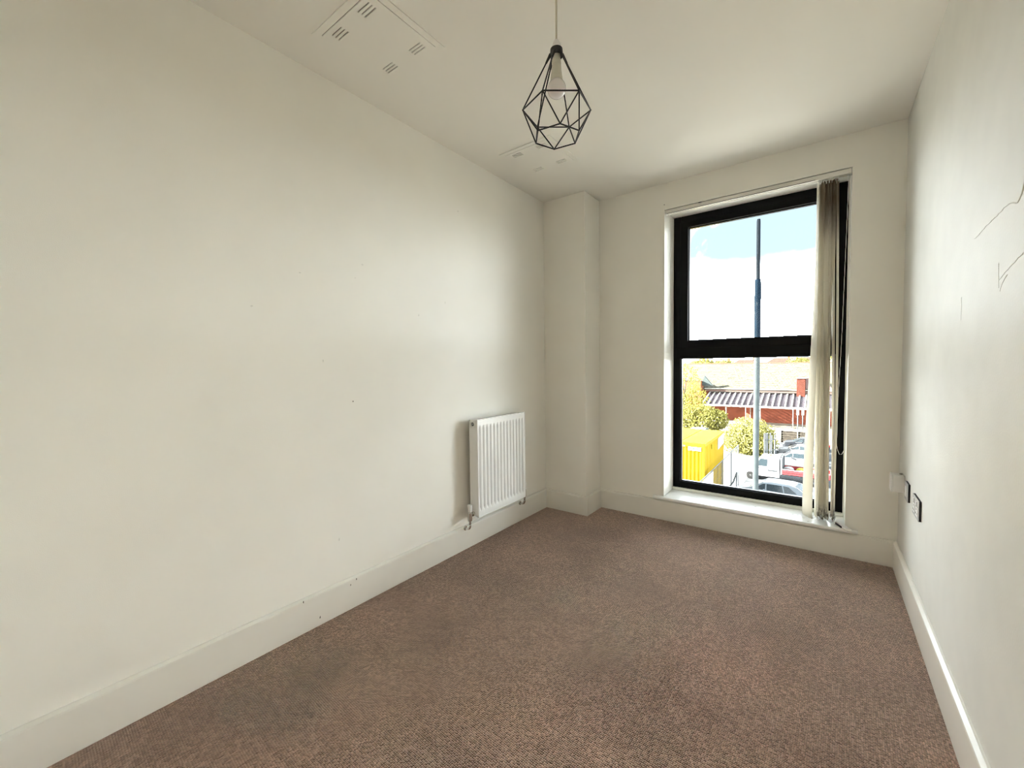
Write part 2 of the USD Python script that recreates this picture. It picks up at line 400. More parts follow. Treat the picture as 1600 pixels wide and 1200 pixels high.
M_slat = usdkit.material(stage, '/World/Looks/blind_fabric', {
    'g': ('geometry', {}), 's': ('separate_xyz', {}),
    'n': ('noise_texture', {'scale': 9.0, 'detail': 5.0, 'roughness': 0.65}), 'nm': ('noise_texture', {'scale': 45.0, 'detail': 4.0, 'roughness': 0.7}),
    'mp': ('mapping', {'scale': (1.0, 1.0, 0.25)}),
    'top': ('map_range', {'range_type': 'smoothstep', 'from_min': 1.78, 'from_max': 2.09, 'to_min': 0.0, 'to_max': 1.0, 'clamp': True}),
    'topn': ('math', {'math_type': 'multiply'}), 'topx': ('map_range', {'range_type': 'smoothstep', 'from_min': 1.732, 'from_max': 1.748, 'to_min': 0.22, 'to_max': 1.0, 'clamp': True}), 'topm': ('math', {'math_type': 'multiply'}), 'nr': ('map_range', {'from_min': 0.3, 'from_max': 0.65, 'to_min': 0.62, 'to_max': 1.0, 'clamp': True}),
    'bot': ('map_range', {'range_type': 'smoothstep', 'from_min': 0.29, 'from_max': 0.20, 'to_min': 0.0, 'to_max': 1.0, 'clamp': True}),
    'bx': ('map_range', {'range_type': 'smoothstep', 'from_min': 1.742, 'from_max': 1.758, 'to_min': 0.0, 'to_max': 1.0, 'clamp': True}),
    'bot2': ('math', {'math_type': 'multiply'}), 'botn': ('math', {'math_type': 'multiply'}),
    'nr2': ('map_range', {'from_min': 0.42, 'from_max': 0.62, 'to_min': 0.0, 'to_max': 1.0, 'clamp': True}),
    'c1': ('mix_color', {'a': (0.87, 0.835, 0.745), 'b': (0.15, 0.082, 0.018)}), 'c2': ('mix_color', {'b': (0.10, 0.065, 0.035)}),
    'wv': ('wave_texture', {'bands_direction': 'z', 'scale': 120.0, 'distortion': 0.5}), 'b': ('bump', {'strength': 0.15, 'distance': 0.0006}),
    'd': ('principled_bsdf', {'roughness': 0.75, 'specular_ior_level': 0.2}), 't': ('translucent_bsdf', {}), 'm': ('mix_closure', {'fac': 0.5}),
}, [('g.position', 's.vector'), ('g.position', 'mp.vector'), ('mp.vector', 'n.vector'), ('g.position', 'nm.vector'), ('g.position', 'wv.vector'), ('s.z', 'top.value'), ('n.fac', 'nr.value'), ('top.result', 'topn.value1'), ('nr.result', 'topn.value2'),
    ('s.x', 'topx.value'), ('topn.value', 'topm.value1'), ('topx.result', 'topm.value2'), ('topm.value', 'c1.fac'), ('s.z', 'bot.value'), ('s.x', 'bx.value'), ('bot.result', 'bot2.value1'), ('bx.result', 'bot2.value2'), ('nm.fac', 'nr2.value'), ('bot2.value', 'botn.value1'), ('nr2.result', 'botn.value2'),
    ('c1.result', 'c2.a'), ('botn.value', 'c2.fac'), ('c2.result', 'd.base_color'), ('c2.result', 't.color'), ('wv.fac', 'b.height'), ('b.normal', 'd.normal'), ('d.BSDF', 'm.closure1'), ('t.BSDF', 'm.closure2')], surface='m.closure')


def slat_mesh(x, y, w, ang_top, ang_bot, x_bot, z0, z1, bow, phase):
    """A curved strip of fabric hanging from z1 to z0; it twists from ang_top to ang_bot (measured from the y axis) and shifts from x to x_bot."""
    nz, nw = 48, 9
    s = np.linspace(0, 1, nz)
    u = np.linspace(-0.5, 0.5, nw)
    rows = []
    for k in s:
        z = z1 + (z0 - z1) * k
        e = k * k * (3 - 2 * k)
        a = ang_top + (ang_bot - ang_top) * e
        cx = x + (x_bot - x) * e + 0.004 * math.sin(5.0 * k + phase)
        d = np.array([math.sin(a), math.cos(a)])
        n = np.array([math.cos(a), -math.sin(a)])
        pin = 0.82 + 0.18 * min(1.0, k / 0.06)
        xy = np.outer(u * w * pin, d) + np.outer(bow * (1 - (2 * u) ** 2), n) + [cx, y]
        rows.append(np.c_[xy, np.full(nw, z)])
    g = np.array(rows)
    off = np.array([0.0011, 0.0003, 0.0])
    v = np.vstack([g.reshape(-1, 3), (g + off).reshape(-1, 3)])
    f, q = [], nz * nw
    idx = lambda i, j, b: b * q + i * nw + j  # noqa: E731
    for i in range(nz - 1):
        for j in range(nw - 1):
            a_, b_, c_, d_ = idx(i, j, 0), idx(i, j + 1, 0), idx(i + 1, j + 1, 0), idx(i + 1, j, 0)
            f += [(a_, b_, c_), (a_, c_, d_), (a_ + q, c_ + q, b_ + q), (a_ + q, d_ + q, c_ + q)]
    border = [(i, 0) for i in range(nz)] + [(nz - 1, j) for j in range(1, nw)] + [(i, nw - 1) for i in range(nz - 2, -1, -1)] + [(0, j) for j in range(nw - 2, 0, -1)]
    for (i, j), (k, l) in zip(border, border[1:] + border[:1]):
        f += [(idx(i, j, 0), idx(k, l, 0), idx(k, l, 1)), (idx(i, j, 0), idx(k, l, 1), idx(i, j, 1))]
    m = trimesh.Trimesh(v, np.array(f), process=False)
    m.fix_normals()
    return m


SL = [  # x top, x bottom, angle top, angle bottom, bow, z bottom
    (1.728, 1.706, -0.10, -0.62, -0.006, 0.176), (1.742, 1.746, -0.34, -0.22, -0.007, 0.186), (1.755, 1.759, -0.22, -0.36, -0.006, 0.192), (1.768, 1.772, -0.36, -0.24, -0.007, 0.184),
    (1.781, 1.784, -0.22, -0.30, -0.006, 0.190), (1.793, 1.795, -0.30, -0.18, -0.006, 0.186), (1.809, 1.819, -0.18, -0.10, -0.004, 0.190), (1.823, 1.834, 0.14, 0.12, 0.005, 0.180)]
M_clip = mat('clear_plastic', (0.80, 0.80, 0.76), 0.2)
for i, (xt, xb, at_, ab, bow, zb) in enumerate(SL):
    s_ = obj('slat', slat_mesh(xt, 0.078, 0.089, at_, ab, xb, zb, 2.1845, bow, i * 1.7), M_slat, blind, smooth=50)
    obj('slat_hanger', [rb(xt - 0.002, xt + 0.002, 0.022, 0.034, 2.172, 2.189, 0.001), rb(xt - 0.0030, xt + 0.0030, 0.050, 0.106, 2.172, 2.182, 0.001)], M_clip, s_)
    d_ = np.array([math.sin(ab), math.cos(ab)])
    c_ = np.array([xb, 0.078])
    a0, a1 = c_ - d_ * 0.040, c_ + d_ * 0.040
    n_ = np.array([d_[1], -d_[0]]) * 0.0016
    hull = trimesh.convex.convex_hull(np.array([(*(p + k * n_), z) for p in (a0, a1) for k in (-1, 2) for z in (zb - 0.001, zb + 0.014)]))
    obj('slat_weight', hull, M_clip, s_)
ctrl = [(1.868, 0.03, 2.185), (1.8655, 0.045, 1.95), (1.860, 0.056, 1.65), (1.854, 0.06, 1.33), (1.846, 0.06, 1.05), (1.8405, 0.06, 0.85), (1.8395, 0.06, 0.68), (1.845, 0.06, 0.605), (1.858, 0.06, 0.579), (1.871, 0.06, 0.60),
        (1.8785, 0.06, 0.655), (1.879, 0.06, 0.80), (1.8745, 0.06, 0.90), (1.878, 0.055, 1.05), (1.880, 0.05, 1.4), (1.880, 0.045, 1.8), (1.8765, 0.03, 2.185)]
obj('control_cord', tube(spline(ctrl, 160), 0.0019, 6), M_white, blind, smooth=True)
for (xa, xb_, z_) in ((1.70, 1.745, .163), (1.745, 1.772, .168), (1.772, 1.80, .165), (1.80, 1.832, .164)):
    for yy in (0.045, 0.112):
        t_ = np.linspace(0, 1, 10)
        obj('stabiliser_chain', tube(np.c_[xa + (xb_ - xa) * t_, np.full(10, yy), 0.192 - (0.192 - 0.1735) * 4 * t_ * (1 - t_)], 0.0011, 5), M_clip, blind, smooth=True)

# loose piece lying on the sill
lp = thing('plastic_bracket', 'small loose white plastic bracket with black edge lying on the sill', 'bracket', loc=(1.876, -0.012, 0.1705), rotz=math.radians(24))
obj('body', rb(-0.013, 0.014, -0.06, 0.055, 0.0, 0.015, 0.003), M_white, lp)
obj('edge_strip', rb(-0.0155, -0.013, -0.01, 0.056, 0.0, 0.012, 0.001), M_dark, lp, label='black edge strip')
# a few flakes of dirt on the sill
for i, (x, y) in enumerate([(1.63, 0.085), (1.655, 0.09), (1.685, 0.05), (1.42, 0.12), (1.71, -0.004)]):
    fleck(stage.GetPrimAtPath('/World/trim_1'), (x, y, 0.1705), (1, 0, 0), (0, 1, 0), 0.006, 0.002, 'paint_chip', seed=70 + i)

# ------------------------------------------------------------------ radiator
rad = thing('radiator', 'white fluted panel radiator on the long wall', 'radiator')
RY0, RY1, RZ0, RZ1, RXB, RXF = -1.168, -0.664, 0.203, 0.805, 0.030, 0.098


def fluted_front():
    y0, y1, z0, z1 = RY0 + 0.006, RY1 - 0.006, RZ0 + 0.004, RZ1 - 0.004
    n = 14
    pitch = (y1 - y0 - 0.012) / n
    ys = np.unique(np.r_[y0, y1, [y0 + 0.006 + pitch * (k + f) for k in range(n) for f in (0.0, 0.04, 0.08, 0.12, 0.16, 0.28, 0.38, 0.45, 0.52, 0.60, 0.8)]])
    zs = np.r_[z0, z0 + 0.030, z0 + 0.036, z0 + 0.046, z0 + 0.056, np.linspace(z0 + 0.08, z1 - 0.08, 6), z1 - 0.056, z1 - 0.046, z1 - 0.036, z1 - 0.030, z1]
    ss = lambda t: np.clip(t, 0, 1) ** 2 * (3 - 2 * np.clip(t, 0, 1))  # noqa: E731
    ph = ((ys - y0 - 0.006) / pitch) % 1.0
    inside = (ys > y0 + 0.006) & (ys < y1 - 0.006)
    g = np.where(inside, ss((ph - 0.04) / 0.12) * (1 - ss((ph - 0.38) / 0.22)), 0.0)
    wz = ss((zs - z0 - 0.030) / 0.028) * ss((z1 - 0.030 - zs) / 0.028)
    X = RXF - 0.0135 * np.outer(wz, g)
    v = np.array([(X[i, j], ys[j], zs[i]) for i in range(len(zs)) for j in range(len(ys))])
    k = len(ys)
    f = [t for i in range(len(zs) - 1) for j in range(k - 1) for t in ((i * k + j, i * k + j + 1, (i + 1) * k + j + 1), (i * k + j, (i + 1) * k + j + 1, (i + 1) * k + j))]
    return trimesh.Trimesh(v, np.array(f), process=False)


obj('front_panel', fluted_front(), M_enamel, rad, smooth=40)
obj('panel_rim', [rb(RXF - 0.012, RXF + 0.0015, RY0, RY0 + 0.007, RZ0, RZ1, 0.002), rb(RXF - 0.012, RXF + 0.0015, RY1 - 0.007, RY1, RZ0, RZ1, 0.002),
                  rb(RXF - 0.012, RXF + 0.0015, RY0, RY1, RZ0, RZ0 + 0.005, 0.002), rb(RXF - 0.012, RXF + 0.0015, RY0, RY1, RZ1 - 0.005, RZ1, 0.002)], M_enamel, rad)
obj('back_panel', rb(RXB, RXB + 0.014, RY0 + 0.01, RY1 - 0.01, RZ0 + 0.003, RZ1 - 0.012, 0.003), M_enamel, rad)
side = mbox(RXB + 0.002, RXF - 0.01, RY0, RY0 + 0.004, RZ0 + 0.006, RZ1 - 0.004) - m3.Manifold.cylinder(0.1, 0.0125, 0.0125, 24).rotate([90, 0, 0]).translate([0.058, RY0 + 0.05, RZ1 - 0.030])
obj('side_cover', side, M_enamel, rad)
obj('side_cover', bx(RXB + 0.002, RXF - 0.01, RY1 - 0.004, RY1, RZ0 + 0.006, RZ1 - 0.004), M_enamel, rad)
grille = [bx(RXB + 0.004, RXB + 0.009, RY0, RY1, RZ1 - 0.012, RZ1 - 0.004), bx(RXF - 0.016, RXF - 0.010, RY0, RY1, RZ1 - 0.012, RZ1 - 0.004)]
for y in np.arange(RY0 + 0.004, RY1 - 0.002, 0.0125):
    grille.append(bx(RXB + 0.006, RXF - 0.012, y, y + 0.005, RZ1 - 0.010, RZ1 - 0.005))
obj('top_grille', grille, M_enamel, rad)
obj('vent_plug', [tm(m3.Manifold.cylinder(0.012, 0.0112, 0.0112, 24).rotate([90, 0, 0]).translate([0.058, RY0 + 0.016, RZ1 - 0.030]))], M_dark, rad, label='black recess around the bleed plug')
obj('bleed_valve', [tm(m3.Manifold.cylinder(0.006, 0.0060, 0.0060, 16).rotate([90, 0, 0]).translate([0.058, RY0 + 0.006, RZ1 - 0.030]))], M_steel, rad)
for y in (RY0 + 0.08, RY1 - 0.105):
    obj('wall_bracket', bx(0.0, RXB + 0.004, y, y + 0.025, RZ0 + 0.05, RZ1 - 0.06), M_steel, rad)
for nm, y, sgn in (('radiator_valve', RY0, -1), ('radiator_valve', RY1, 1)):
    yy = y + sgn * 0.036
    v_ = obj(nm, [cyl((0.060, y + sgn * -0.004, 0.225), (0.060, yy, 0.225), 0.010, 14), lathe([(0, 0.188), (0.013, 0.188), (0.0145, 0.200), (0.0145, 0.232), (0.012, 0.243), (0, 0.243)], 18, (0.060, yy, 0)),
                  cyl((0.060, y + sgn * 0.006, 0.225), (0.060, y + sgn * 0.020, 0.225), 0.0155, 6)], M_chrome, rad, smooth=40, label='chrome angle valve')
    obj('valve_cap', lathe([(0, 0.241), (0.0115, 0.241), (0.0150, 0.282), (0.0130, 0.287), (0, 0.287)], 20, (0.060, yy, 0)), M_white, v_, smooth=40, label='white plastic valve cap')
    obj('pipe_tail', tube(spline([(0.060, yy, 0.192), (0.060, yy, 0.160), (0.054, yy, 0.142), (0.040, yy, 0.134), (0.012, yy, 0.134)], 24), 0.0075, 12), M_chrome, v_, smooth=True)
    obj('pipe_collar', cyl((0.017, yy, 0.134), (0.023, yy, 0.134), 0.014, 18), M_chrome, v_, smooth=40)

# ------------------------------------------------------------------ pendant lamp
PX, PY = 1.05, -1.815
pen = thing('pendant_lamp', 'black geometric wire cage pendant lamp hanging from the ceiling', 'pendant lamp', loc=(PX, PY, 0))
obj('ceiling_rose', lathe([(0, 2.3995), (0.048, 2.3995), (0.047, 2.385), (0.030, 2.372), (0.006, 2.366), (0, 2.366)], 32), M_white, pen, smooth=40)
M_cord = mat('cord_sheath', (0.62, 0.58, 0.46), 0.5)
obj('cord', tube([(0, 0, 2.37), (0.001, 0, 2.30), (0.0, 0, 2.19)], 0.0034, 10), M_cord, pen, smooth=True)
hold = obj('lamp_holder', lathe([(0, 2.196), (0.007, 2.195), (0.011, 2.186), (0.0160, 2.172), (0.0165, 2.158), (0, 2.158)], 28), M_white, pen, smooth=40, label='white plastic lamp holder top')
obj('holder_skirt', lathe([(0, 2.158), (0.0110, 2.158), (0.0158, 2.120), (0.0150, 2.117), (0, 2.117)], 28), mat('holder_plastic', (0.74, 0.72, 0.62), 0.4), hold, smooth=40)
bulb = obj('bulb', lathe([(0, 2.072), (0.0200, 2.072)] + [(0.0305 * math.cos(a), 2.0400 + 0.0305 * math.sin(a)) for a in np.linspace(0.84, -PI / 2, 20)], 32),
           mat('opal_bulb', (0.86, 0.82, 0.81), 0.12, coat=0.3), pen, smooth=60, label='unlit opal white light bulb')
obj('bulb_base', lathe([(0, 2.117), (0.0148, 2.117), (0.0165, 2.100), (0.0200, 2.072), (0.0212, 2.064), (0, 2.064)], 28), mat('bulb_collar', (0.70, 0.68, 0.58), 0.4), bulb, smooth=40)
ZT, ZM, ZL = 2.150, 1.9715, 1.884
RT, RM, RL = 0.0195, 0.1130, 0.0770
PH = math.radians(38)
top = [(RT * math.cos(PH + k * PI / 3), RT * math.sin(PH + k * PI / 3), ZT) for k in range(6)]
mid = [(RM * math.cos(PH + k * PI / 3), RM * math.sin(PH + k * PI / 3), ZM) for k in range(6)]
low = [(RL * math.cos(PH + (k + .5) * PI / 3), RL * math.sin(PH + (k + .5) * PI / 3), ZL) for k in range(6)]
cage = obj('cage', [lathe([(0.0162, 2.166), (0.0200, 2.166), (0.0212, 2.150), (0.0195, 2.142), (0.0162, 2.144), (0.0162, 2.166)], 28)], M_wire, pen, smooth=40, label='black wire cage shade')
wires = [(top[k], mid[k]) for k in range(6)] + [(mid[k], mid[(k + 1) % 6]) for k in range(6)] + [(low[k], low[(k + 1) % 6]) for k in range(6)] + [(mid[k], low[k]) for k in range(6)] + [(mid[(k + 1) % 6], low[k]) for k in range(6)]
for a, b in wires:
    m = cyl(a, b, 0.0022, 8)
    e = [trimesh.creation.icosphere(1, 0.0025) for _ in range(2)]
    e[0].apply_translation(a), e[1].apply_translation(b)
    obj('cage_wire', [m] + e, M_wire, cage, smooth=40)
for k in range(6):
    a, b = np.array(top[k]), np.array(mid[k])
    obj('strut_sleeve', cyl(a, a + (b - a) * 0.16, 0.0050, 8, 0.0032), M_wire, cage, smooth=40)

# ------------------------------------------------------------------ ceiling panels


def ceiling_panel(x0, y0, s, label, gap):
    cx, cy = x0 + s / 2, y0 + s / 2
    t = thing('ceiling_panel', label, 'ceiling panel', 'slotted white panels set into the ceiling', loc=(cx, cy, H))
    h, b = s / 2, 0.025
    fr = mbox(-h, h, -h, h, -0.004, 0.0) - mbox(-h + b, h - b, -h + b, h - b, -0.02, 0.02)
    obj('panel_frame', fr, M_ceil, t)
    q = h - b
    dr = mbox(-q + gap[0], q - gap[1], -q + gap[2], q - gap[3], -0.005, -0.0008)
    for sx in (-1, 1):
        for sy in (-1, 1):
            for k in (-1, 0, 1):
                cxs, cys = sx * 0.086, sy * 0.114 + k * 0.0135
                dr = dr - mbox(cxs - 0.033, cxs + 0.033, cys - 0.0028, cys + 0.0028, -0.02, 0.02)
    obj('slotted_cover', dr, M_ceil, t)
    obj('recess', bx(-q + 0.0004, q - 0.0004, -q + 0.0004, q - 0.0004, -0.0007, -0.0001), mat('recess_shade', (0.33, 0.31, 0.26), 0.8), t, label='dark sheet behind the slots with their shade in its colour')  # shade behind the slots painted into the colour of this sheet
    return t


ceiling_panel(0.190, -2.180, 0.354, 'square white slotted ceiling panel nearest the camera with a dark gap along its edge', (0.0006, 0.0026, 0.0036, 0.0006))
ceiling_panel(0.186, -1.030, 0.354, 'square white slotted ceiling panel between the pendant lamp and the corner pier', (0.0006, 0.0010, 0.0016, 0.0008))

# ------------------------------------------------------------------ sockets on the right-hand wall
M_sock = mat('socket_insert', (0.80, 0.79, 0.76), 0.35)
so = thing('wall_socket', 'double metal power socket with white inserts, nearer the camera', 'wall socket', loc=(W, -0.577, 0.495))
obj('gasket', rb(-0.0075, 0.0, -0.073, 0.073, -0.043, 0.043, 0.001), M_dark, so)
obj('faceplate', rb(-0.0095, -0.0068, -0.0735, 0.0735, -0.0435, 0.0435, 0.0008), M_steel, so, label='brushed metal faceplate')
for s in (-1, 1):
    obj('socket_face', rb(-0.0108, -0.0090, s * 0.034 - 0.024, s * 0.034 + 0.024, -0.031, 0.008, 0.0006), M_sock, so)
    obj('rocker_switch', rb(-0.0128, -0.0090, s * 0.034 - 0.009, s * 0.034 + 0.009, 0.014, 0.032, 0.001), M_sock, so)
    obj('pin_slot', [rb(-0.0112, -0.0100, s * 0.034 + dy - 0.003, s * 0.034 + dy + 0.003, z0, z0 + 0.008, 0.0003) for dy, z0 in ((-0.011, -0.022), (0.011, -0.022), (0.0, -0.004))], M_dark, so)
so2 = thing('wall_socket', 'single metal wall outlet plate with a white insert beside the white box', 'wall socket', loc=(W, -0.328, 0.500))
obj('gasket', rb(-0.0075, 0.0, -0.043, 0.043, -0.043, 0.043, 0.001), M_dark, so2)
obj('faceplate', rb(-0.0095, -0.0068, -0.0435, 0.0435, -0.0435, 0.0435, 0.0008), M_steel, so2, label='brushed metal faceplate')
obj('outlet_insert', rb(-0.0115, -0.0090, -0.014, 0.026, -0.025, 0.025, 0.0006), M_sock, so2)
wbx = thing('junction_box', 'white surface mounted box on the right wall close to the window corner', 'junction box', loc=(W, -0.175, 0.506))
obj('box', rb(-0.047, 0.0, -0.035, 0.035, -0.043, 0.043, 0.003), M_white, wbx)
obj('cover_plate', rb(-0.052, -0.0465, -0.037, 0.037, -0.045, 0.045, 0.002), M_white, wbx)
obj('cable_entry', cyl((-0.012, 0.0, 0.042), (-0.012, 0.0, 0.050), 0.006, 12), mat('grey_plastic', (0.45, 0.45, 0.42), 0.5), wbx)

# marks on the skirting
sk_l = stage.GetPrimAtPath('/World/baseboard_left')
for i, (y, z) in enumerate([(-2.20, 0.136), (-2.13, 0.035), (-1.98, 0.115), (-1.95, 0.13)]):
    fleck(sk_l, (0.0181, y, z), (0, 1, 0), (0, 0, 1), 0.003, 0.006, 'chip_mark', seed=90 + i)
# ------------------------------------------------------------------ outside: ground and the building across the car park
G = -9.08
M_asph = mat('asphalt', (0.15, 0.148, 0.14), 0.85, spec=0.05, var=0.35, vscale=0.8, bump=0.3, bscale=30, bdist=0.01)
M_pave = mat('pale_paving', (0.17, 0.155, 0.115), 0.8, spec=0.05, var=0.25, vscale=1.2)
M_brick = mat('red_brick', (0.125, 0.037, 0.021), 0.85, spec=0.05, var=0.22, vscale=1.5)
M_orange = mat('orange_brick', (0.09, 0.036, 0.017), 0.85, spec=0.05, var=0.2, vscale=1.5)
M_tile = usdkit.material(stage, '/World/Looks/roof_tiles', {
    'g': ('geometry', {}), 'm': ('mapping', {'rotation': (PI / 2, 0, 0), 'scale': (1, 1, 1)}), 'sx': ('separate_xyz', {}), 'cx': ('combine_xyz', {}),
    'br': ('brick_texture', {'scale': 1.0, 'brick_width': 0.45, 'row_height': 0.30, 'mortar_size': 0.03, 'color1': (0.0498, 0.0476, 0.036), 'color2': (0.0422, 0.04, 0.0304), 'mortar': (0.0286, 0.0272, 0.0203)}),
    'n': ('noise_texture', {'scale': 1.6, 'detail': 4.0, 'roughness': 0.75}), 'r': ('rgb_ramp', {'ramp': [(0.38, (0.62, 0.62, 0.58)), (0.52, (1.0, 1.0, 0.97)), (0.7, (1.15, 1.15, 1.1))]}),
    'mm': ('mix_color', {'blend_type': 'multiply', 'fac': 1.0}), 'p': ('principled_bsdf', {'roughness': 0.8, 'specular_ior_level': 0.04}),
}, [('g.position', 'sx.vector'), ('sx.x', 'cx.x'), ('sx.z', 'cx.y'), ('cx.vector', 'br.vector'), ('g.position', 'n.vector'), ('n.fac', 'r.fac'), ('br.color', 'mm.a'), ('r.color', 'mm.b'), ('mm.result', 'p.base_color')], surface='p.BSDF')
M_pw = mat('white_painted_steel', (0.197, 0.193, 0.174), 0.5, spec=0.06)
M_fascia = mat('brown_fascia', (0.0752, 0.047, 0.0399), 0.6, spec=0.06)
M_gs = mat('galvanised_steel', (0.045, 0.05, 0.053), 0.6, spec=0.08, var=0.12, vscale=5)
M_lamp = mat('lamp_column_paint', (0.014, 0.0175, 0.0178), 0.7, spec=0.08, var=0.18, vscale=6)
M_lampd = mat('lamp_column_backlit', (0.0015, 0.0035, 0.006), 0.9, spec=0.02, var=0.2, vscale=9)  # upper column parts: darkness against the bright sky put into the colour

obj('ground', bx(-400, 400, TH + 0.4, 700, G - 0.5, G), M_asph, None, label='pale grey asphalt of the car park outside the window', cat='car park', kind='structure')
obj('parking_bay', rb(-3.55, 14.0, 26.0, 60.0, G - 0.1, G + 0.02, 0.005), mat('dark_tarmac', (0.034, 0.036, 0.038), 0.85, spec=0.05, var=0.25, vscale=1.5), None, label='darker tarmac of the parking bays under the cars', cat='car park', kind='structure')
obj('pavement', rb(-60, 60, 60.5, 79.9, G, G + 0.10, 0.02), M_pave, None, label='pale paving in front of the brick building', cat='pavement', kind='structure')

bld = thing('brick_building', 'long red brick building with a pale tiled roof and a white canopy', 'building')
EZ, FYB = -3.22, 80.3
obj('front_wall', bx(-15.6, 16, FYB, FYB + 0.4, G, EZ), M_brick, bld)
obj('end_wall', bx(-16.0, -15.6, FYB, 100.7, G, EZ), M_brick, bld)
rp = [(79.3, EZ - 0.25), (79.3, EZ), (90.5, 1.17), (101.7, EZ), (101.7, EZ - 0.25), (90.5, 0.9)]
obj('roof', prism(rp, 41.8, 'x', -25.0), M_tile, bld)
obj('ridge_tile', [cyl((-25.0, 90.5, 1.16), (16.8, 90.5, 1.16), 0.16, 8)], mat('ridge_red', (0.05, 0.024, 0.016), 0.8, spec=0.06), bld)
obj('eaves_fascia', rb(-15.6, 16, 79.42, 79.52, EZ - 0.55, EZ - 0.2, 0.01), M_fascia, bld)
obj('eaves_gutter', rb(-15.7, 16.5, 79.22, 79.36, EZ - 0.16, EZ - 0.02, 0.02), M_pw, bld)
obj('eaves_soffit', bx(-15.6, 16, 79.45, 80.3, EZ - 0.6, EZ - 0.52), M_fascia, bld)
chm = obj('brick_pier', rb(-1.67, -0.52, 78.9, 80.6, -5.0, -1.42, 0.02), mat('salmon_brick', (0.034, 0.0105, 0.0068), 0.85, var=0.15, vscale=2, spec=0.06), bld, label='salmon brick pier rising through the eaves')
obj('pier_coping', rb(-1.76, -0.43, 78.8, 80.7, -1.42, -1.26, 0.02), mat('coping', (0.0752, 0.0611, 0.0564), 0.8, spec=0.06), chm)
obj('dark_side_roof', prism([(-0.50, -3.3), (-0.50, -1.5), (1.2, -0.6), (3.2, -3.3)], 1.2, 'y', 79.6), mat('mauve_slate', (0.0799, 0.0541, 0.0517), 0.8, spec=0.06), bld)
wing = obj('wing_wall', bx(-34, -15.95, 77.6, 80.0, G, -1.9), M_orange, bld, label='orange brick wing behind the trees')
obj('wing_coping', rb(-34.1, -15.9, 77.5, 77.8, -1.92, -1.80, 0.02), M_tile, wing)
obj('wing_wedge', prism([(-16.2, -2.75), (-15.55, -1.0), (-14.2, -2.75)], 0.6, 'y', 78.6), mat('wedge_grey', (0.025, 0.031, 0.031), 0.6, spec=0.06), wing)  # grey wedge where the wing meets the roof verge
# canopy on the building
CX0, CX1, CYF, CZF, CYB, CZB = -14.9, 9.0, 74.4, -5.72, 80.25, -3.95
can = obj('canopy', [bx(CX0 - 0.1, CX1, CYF - 0.12, CYF + 0.12, CZF - 0.30, CZF + 0.02), bx(CX0, CX1, CYB - 0.14, CYB, CZB - 0.10, CZB + 0.16)], M_pw, bld, label='white framed lean-to canopy along the front')
for k in range(29):
    x = CX0 + 0.05 + k * 0.852
    a, b = np.array([x, CYF - 0.1, CZF + 0.05]), np.array([x, CYB, CZB + 0.05])
    m = bx(-0.095, 0.095, 0, np.linalg.norm(b - a), -0.02, 0.16)
    m.apply_transform(trimesh.geometry.align_vectors([0, 1, 0], (b - a) / np.linalg.norm(b - a)))
    m.apply_translation(a)
    obj('rafter', m, M_pw, can)
M_cglass = usdkit.material(stage, '/World/Looks/canopy_sheet', {'t': ('transparent_bsdf', {'color': (0.50, 0.47, 0.50)}), 'd': ('diffuse_bsdf', {'color': (0.0564, 0.0526, 0.0587)}), 'm': ('mix_closure', {'fac': 0.28})},
                           [('t.BSDF', 'm.closure1'), ('d.BSDF', 'm.closure2')], surface='m.closure')
obj('roof_sheet', prism([(CYF, CZF + 0.01), (CYF, CZF + 0.03), (CYB, CZB + 0.03), (CYB, CZB + 0.01)], CX1 - CX0, 'x', CX0), M_cglass, can)
for x in (-11.25, -8.37, -6.3, -1.9, 2.6, 6.6):
    obj('canopy_post', cyl((x, CYF, G), (x, CYF, CZF - 0.25), 0.085, 10), M_pw, can, smooth=40)
obj('down_pipe', cyl((-8.37, FYB - 0.1, G), (-8.37, FYB - 0.1, EZ - 0.2), 0.07, 8), M_pw, bld, smooth=40)

# lamp column near the window
lc = thing('lamp_column', 'tall grey street lighting column standing close outside the window', 'lamp post', loc=(0.655, 7.0, G))
zs = 2.87 - G
obj('lower_shaft', lathe([(0, 0), (0.085, 0), (0.085, 1.4), (0.058, 1.5), (0.056, zs - 1.5), (0, zs - 1.5)], 24), M_lamp, lc, smooth=40)
obj('upper_shaft', lathe([(0, zs - 1.5), (0.057, zs - 1.5), (0.058, zs - 0.12), (0.050, zs), (0, zs)], 24), M_lampd, lc, smooth=40, label='upper part of the shaft with backlit darkness in its colour')
obj('top_tube', lathe([(0, zs - 0.02), (0.036, zs - 0.02), (0.036, 4.05 - G), (0.030, 4.10 - G), (0, 4.11 - G)], 20), mat('lamp_top', (0.003, 0.004, 0.005), 0.9, spec=0.02, var=0.5, vscale=40), lc, smooth=40)
obj('bracket_stub', [cyl((0, 0, 4.0 - G), (0, 0.10, 4.06 - G), 0.018, 10)], M_lampd, lc)

# two slim posts by the canopy
for i, (x, lab) in enumerate(((-1.03, 'slim white topped post in front of the canopy, left of a pair'), (-0.46, 'slim white topped post in front of the canopy, right of a pair'))):
    t = thing('parking_post', lab, 'post', loc=(x, 68.0, G + 0.1))
    obj('shaft', cyl((0, 0, 0), (0, 0, 3.1), 0.075, 12), M_gs, t, smooth=40)
    obj('cap', rb(-0.16, 0.16, -0.16, 0.16, 2.75, 3.6, 0.03), M_pw, t)

